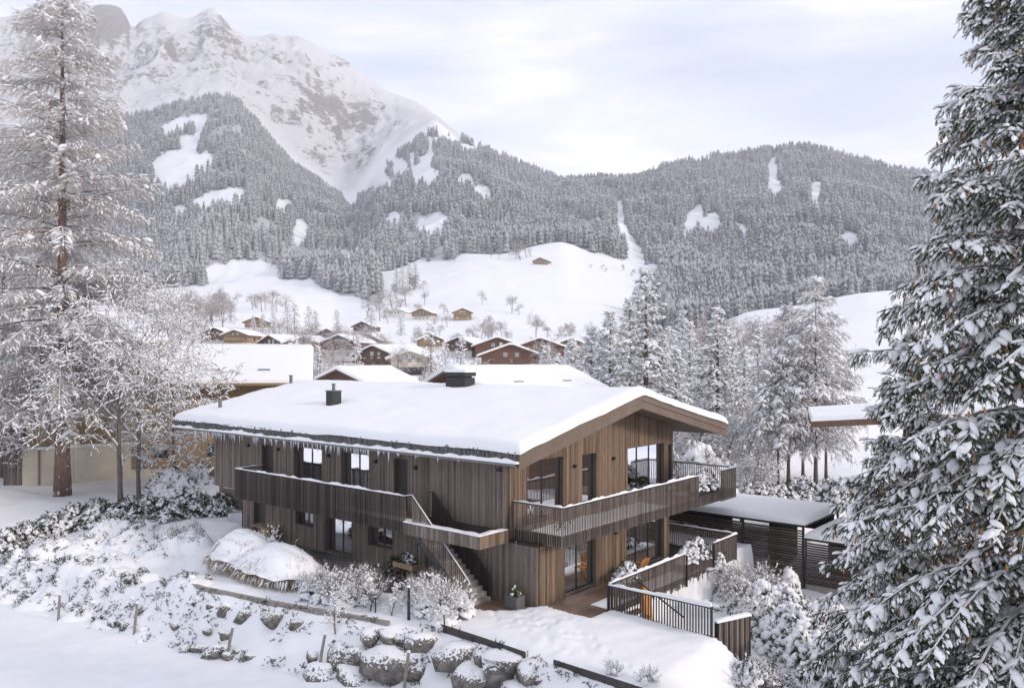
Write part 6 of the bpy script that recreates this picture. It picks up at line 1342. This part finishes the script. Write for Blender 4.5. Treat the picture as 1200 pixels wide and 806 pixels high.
# straw grass mounds under snow
def straw_mound(label, p, rx, ry, h, seed, rz=0.0, nbl=2600):
    r = np.random.default_rng(seed); t = thing('ornamental_grass', label, 'grass clump', p, rz)
    n = 46; m = 15; a = np.linspace(0, 2 * pi, n, endpoint=False); V = [(0, 0, h)]
    for j in range(1, m + 1):
        q = j / m
        for i in range(n):
            w = 1 + .10 * float(vnoise(cos(a[i]) * 2 + seed, sin(a[i]) * 2, seed)) + (.05 * sin(i * 2.7 + j) if j > m - 4 else 0); z = h * (1 - q ** 2.6) ** .6 * (1 + .12 * float(fbm(cos(a[i]) * q * 2.5, sin(a[i]) * q * 2.5, 3, seed))) if q < 1 else h * .26
            z = max(z, h * (.30 + (.14 * float(vnoise(i * .7, j * .1, 5)) if j > m - 3 else 0))); V.append((cos(a[i]) * q * rx * w, sin(a[i]) * q * ry * w, z))
    Fx = [(0, 1 + i, 1 + (i + 1) % n) for i in range(n)]
    for j in range(m - 1):
        for i in range(n): k = 1 + j * n + i; k2 = 1 + j * n + (i + 1) % n; Fx += [(k, k + n, k2 + n), (k, k2 + n, k2)]
    link('snow', np_mesh('snow', np.array(V), np.array(Fx), M_SNOWF, smooth=True), t)
    T = Scatter(); q = r.uniform(.55, 1.02, nbl); al = r.uniform(0, 2 * pi, nbl); z = h * np.clip(1 - q ** 2.6, .16, 1) ** .6 * r.uniform(.75, 1.02, nbl); P = np.stack([np.cos(al) * q * rx, np.sin(al) * q * ry, z], 1); D = unit(np.stack([np.cos(al) * .55, np.sin(al) * .55, -r.uniform(.3, 1.6, nbl)], 1) + r.normal(0, .18, (nbl, 3)))
    L = r.uniform(.25, .60, nbl); T.put(STICK, P, frames(D), np.stack([L, np.full(nbl, .008), np.full(nbl, .008)], 1), r.uniform(0, 1, nbl)); T.build('blades', M_STRAW, t, kind='stuff')
    S = Scatter(); k = 620; i = r.integers(0, nbl, k); S.put(BLOBS_S[2], P[i] + D[i] * .12, frames(D[i]), np.stack([r.uniform(.10, .32, k), r.uniform(.02, .06, k), r.uniform(.02, .05, k)], 1), .5); S.build('snow_clots', M_SNOWF, t, smooth=True, kind='stuff')
    return t
straw_mound('large mound of straw coloured ornamental grass bowed under a snow dome on the kerb', hw(-10.2, -4.1, -.05), 2.75, 1.5, 1.5, 3, HROT, 3600)
straw_mound('rear hump of snow topped straw grass left of the big mound', hw(-13.2, -4.0, -.02), 2.0, 1.5, 1.7, 4, HROT, 2400)
bush('snowy_bush', 'snow tufted shrub poking up behind the straw mounds', hw(-12.4, -3.0, 0.0), .5, .4, 1.35, 60, 260, .1, .13, twigs=40, twig_m=M_STRAW)

# ================================================================== FURNITURE AND SMALL THINGS
def garden_chair(a, b, z, rot, lab):
    t = thing('garden_chair', lab, 'chair', hw(a, b, z), HROT + rot)
    for i in range(5): mb = MB(); mb.box(-.30 + .125 * i, -.30 + .125 * i + .105, -.02 + 0, .46, .33, .355, random.random()); mb.build('seat_slat', M_ORANGE, t)
    for i in range(5): mb = MB(); x = -.30 + .125 * i; mb.hexa([(x, .44, .30), (x + .105, .44, .30), (x + .105, .47, .30), (x, .47, .30), (x, .74, .98 - .03 * abs(i - 2)), (x + .105, .74, .98 - .03 * abs(i - 2)), (x + .105, .77, .98 - .03 * abs(i - 2)), (x, .77, .98 - .03 * abs(i - 2))], random.random()); mb.build('back_slat', M_ORANGE, t)
    for sx in (-.34, .31):
        mb = MB(); mb.box(sx, sx + .035, -.02, .06, 0, .56); mb.build('leg', M_ORANGE, t); mb = MB(); mb.box(sx, sx + .035, .50, .58, 0, .56); mb.build('leg', M_ORANGE, t); mb = MB(); mb.box(sx - .03, sx + .08, -.05, .62, .562, .587); mb.build('armrest', M_ORANGE, t)
    return t
garden_chair(2.05, 6.55, .03, R(-95), 'orange larch armchair with slatted back by the glass doors')
garden_chair(2.0, 5.25, .03, R(-60), 'orange larch armchair with rounded back next to the small table')
t = thing('side_table', 'low square orange larch side table between the two armchairs', 'table', hw(2.35, 4.9, .03), HROT)
for i in range(4): mb = MB(); mb.box(-.28 + .14 * i, -.28 + .14 * i + .13, -.28, .28, .46, .49, random.random()); mb.build('table_slat', M_ORANGE, t)
for sx in (-.25, .21):
    for sy in (-.25, .21): mb = MB(); mb.box(sx, sx + .04, sy, sy + .04, 0, .458); mb.build('leg', M_ORANGE, t)
def slat_table(name, lab, a, b, z, w, l, h, m, rot=0.0, top=.03):
    t = thing(name, lab, 'table', hw(a, b, z), HROT + rot); k = max(3, int(w / .12))
    for i in range(k): mb = MB(); y = -w / 2 + w * i / k; mb.box(-l / 2, l / 2, y + .004, y + w / k - .004, h - top, h, random.random()); mb.build('table_slat', m, t)
    for sx in (-l / 2 + .05, l / 2 - .10):
        for sy in (-w / 2 + .04, w / 2 - .09): mb = MB(); mb.box(sx, sx + .05, sy, sy + .05, 0, h - top - .002); mb.build('leg', m, t)
    return t
slat_table('balcony_table', 'dark slatted table behind the balcony corner railing', 1.1, 1.9, 2.92, .8, 1.2, .74, M_CHALET)
for i, (a, b, ro, lab) in enumerate([(.45, 1.3, 0, 'wooden folding chair at the house side of the balcony table'), (1.75, 1.35, 2.6, 'wooden folding chair near the balcony corner'), (1.0, 3.0, -1.7, 'wooden folding chair at the far side of the balcony table')]):
    t = thing('folding_chair', lab, 'chair', hw(a, b, 2.92), HROT + ro)
    for k in range(4): mb = MB(); mb.box(-.2, .2, -.2 + .1 * k, -.2 + .1 * k + .09, .44, .46); mb.build('seat_slat', M_CHALET, t); mb = MB(); mb.box(-.2, .2, .2, .225, .55 + .1 * k, .55 + .1 * k + .075); mb.build('back_slat', M_CHALET, t)
    for sx in (-.22, .19): mb = MB(); mb.bar((sx + .015, -.22, 0), (sx + .015, .22, .95), .03, .03); mb.build('leg', M_CHALET, t); mb = MB(); mb.bar((sx + .05, .22, 0), (sx + .05, -.2, .44), .03, .03); mb.build('leg', M_CHALET, t)
# workbench with cupboard on the slabs, left
t = thing('workbench', 'wooden potting bench with a small cupboard against the shaded front wall', 'bench', hw(-16.7, -.75, .10), HROT)
mb = MB(); mb.box(-.85, .85, -.32, .32, .82, .87, .7); mb.build('bench_top', M_SLAT, t)
for sx in (-.8, -.05, .74):
    for sy in (-.29, .23): mb = MB(); mb.box(sx, sx + .06, sy, sy + .06, 0, .818); mb.build('leg', M_CHALET, t)
mb = MB(); mb.box(.05, .70, -.28, .28, .18, .80, .6); mb.build('cupboard', M_GOLD, t); mb = MB(); mb.box(-.78, -.06, -.26, .26, .22, .25); mb.build('shelf', M_CHALET, t)
# trolley with snowy pot plants under the stair
t = thing('plant_stand', 'orange wooden plant stand with snowy pots under the stair', 'plant stand', hw(-4.9, -1.0, .05), HROT)
mb = MB(); mb.box(-.62, .62, -.28, .28, .72, .77, .6); mb.box(-.62, .62, -.30, -.28, .70, .92, .6); mb.box(-.64, -.62, -.3, .28, .7, .92); mb.box(.62, .64, -.3, .28, .7, .92); mb.build('tray', M_ORANGE2 if 'M_ORANGE2' in globals() else M_GOLD, t)
for sx in (-.58, .52):
    for sy in (-.26, .2): mb = MB(); mb.box(sx, sx + .06, sy, sy + .06, 0, .698); mb.build('leg', M_CHALET, t)
bush('pot_plants', 'dark leafy pot plants with snow caps standing on the plant stand', hw(-4.9, -1.0, .80), .55, .26, .55, 60, 270, 2.0, .09, rz=HROT, snow=.5, cat='plant')
bush('potted_shrub', 'dark leafless potted shrub in the shade beside the plant stand', hw(-6.0, -.75, .10), .4, .35, 1.0, 70, 271, 2.4, .10, rz=HROT, snow=.06, cat='plant')
# planter pot with climbing plant at the corner
t = thing('plant_pot', 'square dark grey planter with a little climbing plant at the wall corner', 'planter', hw(.95, -.55, .04), HROT)
mb = MB()
for (x0, x1, y0, y1) in ((-.30, .30, -.26, -.22), (-.30, .30, .22, .26), (-.30, -.26, -.22, .22), (.26, .30, -.22, .22)): mb.box(x0, x1, y0, y1, 0, .50)
mb.build('pot', plain('grey_planter', (.10, .10, .10), .8, 0, .2), t); mb = MB(); mb.box(-.26, .26, -.22, .22, .02, .44); mb.build('soil', M_CHALET, t)
M_GREENL = foliage_mat('green_leaves', (.035, .055, .015), (.12, .15, .04), .2, .45, .9, 20)
bush('climbing_plant', 'small green climber with pale blossoms growing from the grey planter', hw(.95, -.5, .45), .24, .2, .5, 40, 272, 3.0, .07, rz=HROT, snow=.25, cat='plant', nm=M_GREENL)
mb = MB()
for i in range(26):
    z = .9 + i * .075; mb.tube([(.62 + .02 * sin(i), -.12, z), (.62 + .03 * sin(i * 1.7), -.14, z + .08)], .012, 5, random.random())
# orange timber fins in the sunken garden
t = thing('timber_sculpture', 'orange upright larch boards, bent outward at the foot, behind the short railing', 'sculpture', hw(3.9, 4.3, -1.0), HROT)
for i in range(4):
    mb = MB(); y = -.3 + .16 * i; mb.hexa([(0 - .25, y, -.5), (.35, y, -.5), (.35, y + .14, -.5), (-.25, y + .14, -.5), (.12, y, 1.5 - .1 * i), (.22, y, 1.5 - .1 * i), (.22, y + .14, 1.5 - .1 * i), (.12, y + .14, 1.5 - .1 * i)], random.random()); mb.build('board', M_ORANGE, t)
# sunken garden steps and pond stones
t = thing('garden_steps', 'wooden steps going down behind the short railing', 'steps', hw(0, 0, 0), HROT)
for i in range(6): mb = MB(); mb.box(4.3 + .34 * i, 4.3 + .34 * i + .33, 2.0, 3.2, -.26 - .17 * i, -.18 - .17 * i, random.random()); mb.build('step', M_DECK, t)
mb = MB(); mb.bar((4.1, 3.25, 1.0), (6.4, 3.25, -.15), .04, .05); mb.build('handrail', M_STEEL, t)
t = thing('pond_edge', 'flat dark stones around the wet patch in the sunken garden', 'stones', (0, 0, 0)); r = random.Random(3)
for i in range(22):
    a = 2 * pi * i / 22; p = hw(5.6 + cos(a) * 1.5, 10.2 + sin(a) * 1.9); o = link('stone', ROCKS[i % 9], t, loc=(p.x, p.y, gz(p.x, p.y) + .05)); q = r.uniform(.14, .28); o.scale = (q * 1.3, q, q * .5); o.rotation_euler = (0, 0, r.uniform(0, 6))
# stone base below the carport slats
t = thing('carport_base', 'brown natural stone footing under the carport slats', 'wall', hw(0, 16.35, 0), HROT); r = random.Random(6)
M_BASE = plain('brown_footing', (.17, .12, .085), .9, 0, .5, 3)
x = -3.4
while x < 6.1:
    w = r.uniform(.35, .8)
    for k in range(3): mb = MB(); z = -1.35 - .32 * k - .09 * (x + 3) ; mb.box(x + .02 + .1 * (k % 2), x + w - .02 + .1 * (k % 2), -.22 + r.uniform(0, .05), .1, z - .34, z - .02, r.random()); mb.build('stone', M_BASE, t)
    x += w
bush('snow_heap', 'big white snow covered dome shrub behind the upper balcony corner', P_at(824, 54, .6), 2.3, 1.6, 3.0, 420, 290, .15, .36, cat='bush', twigs=40)
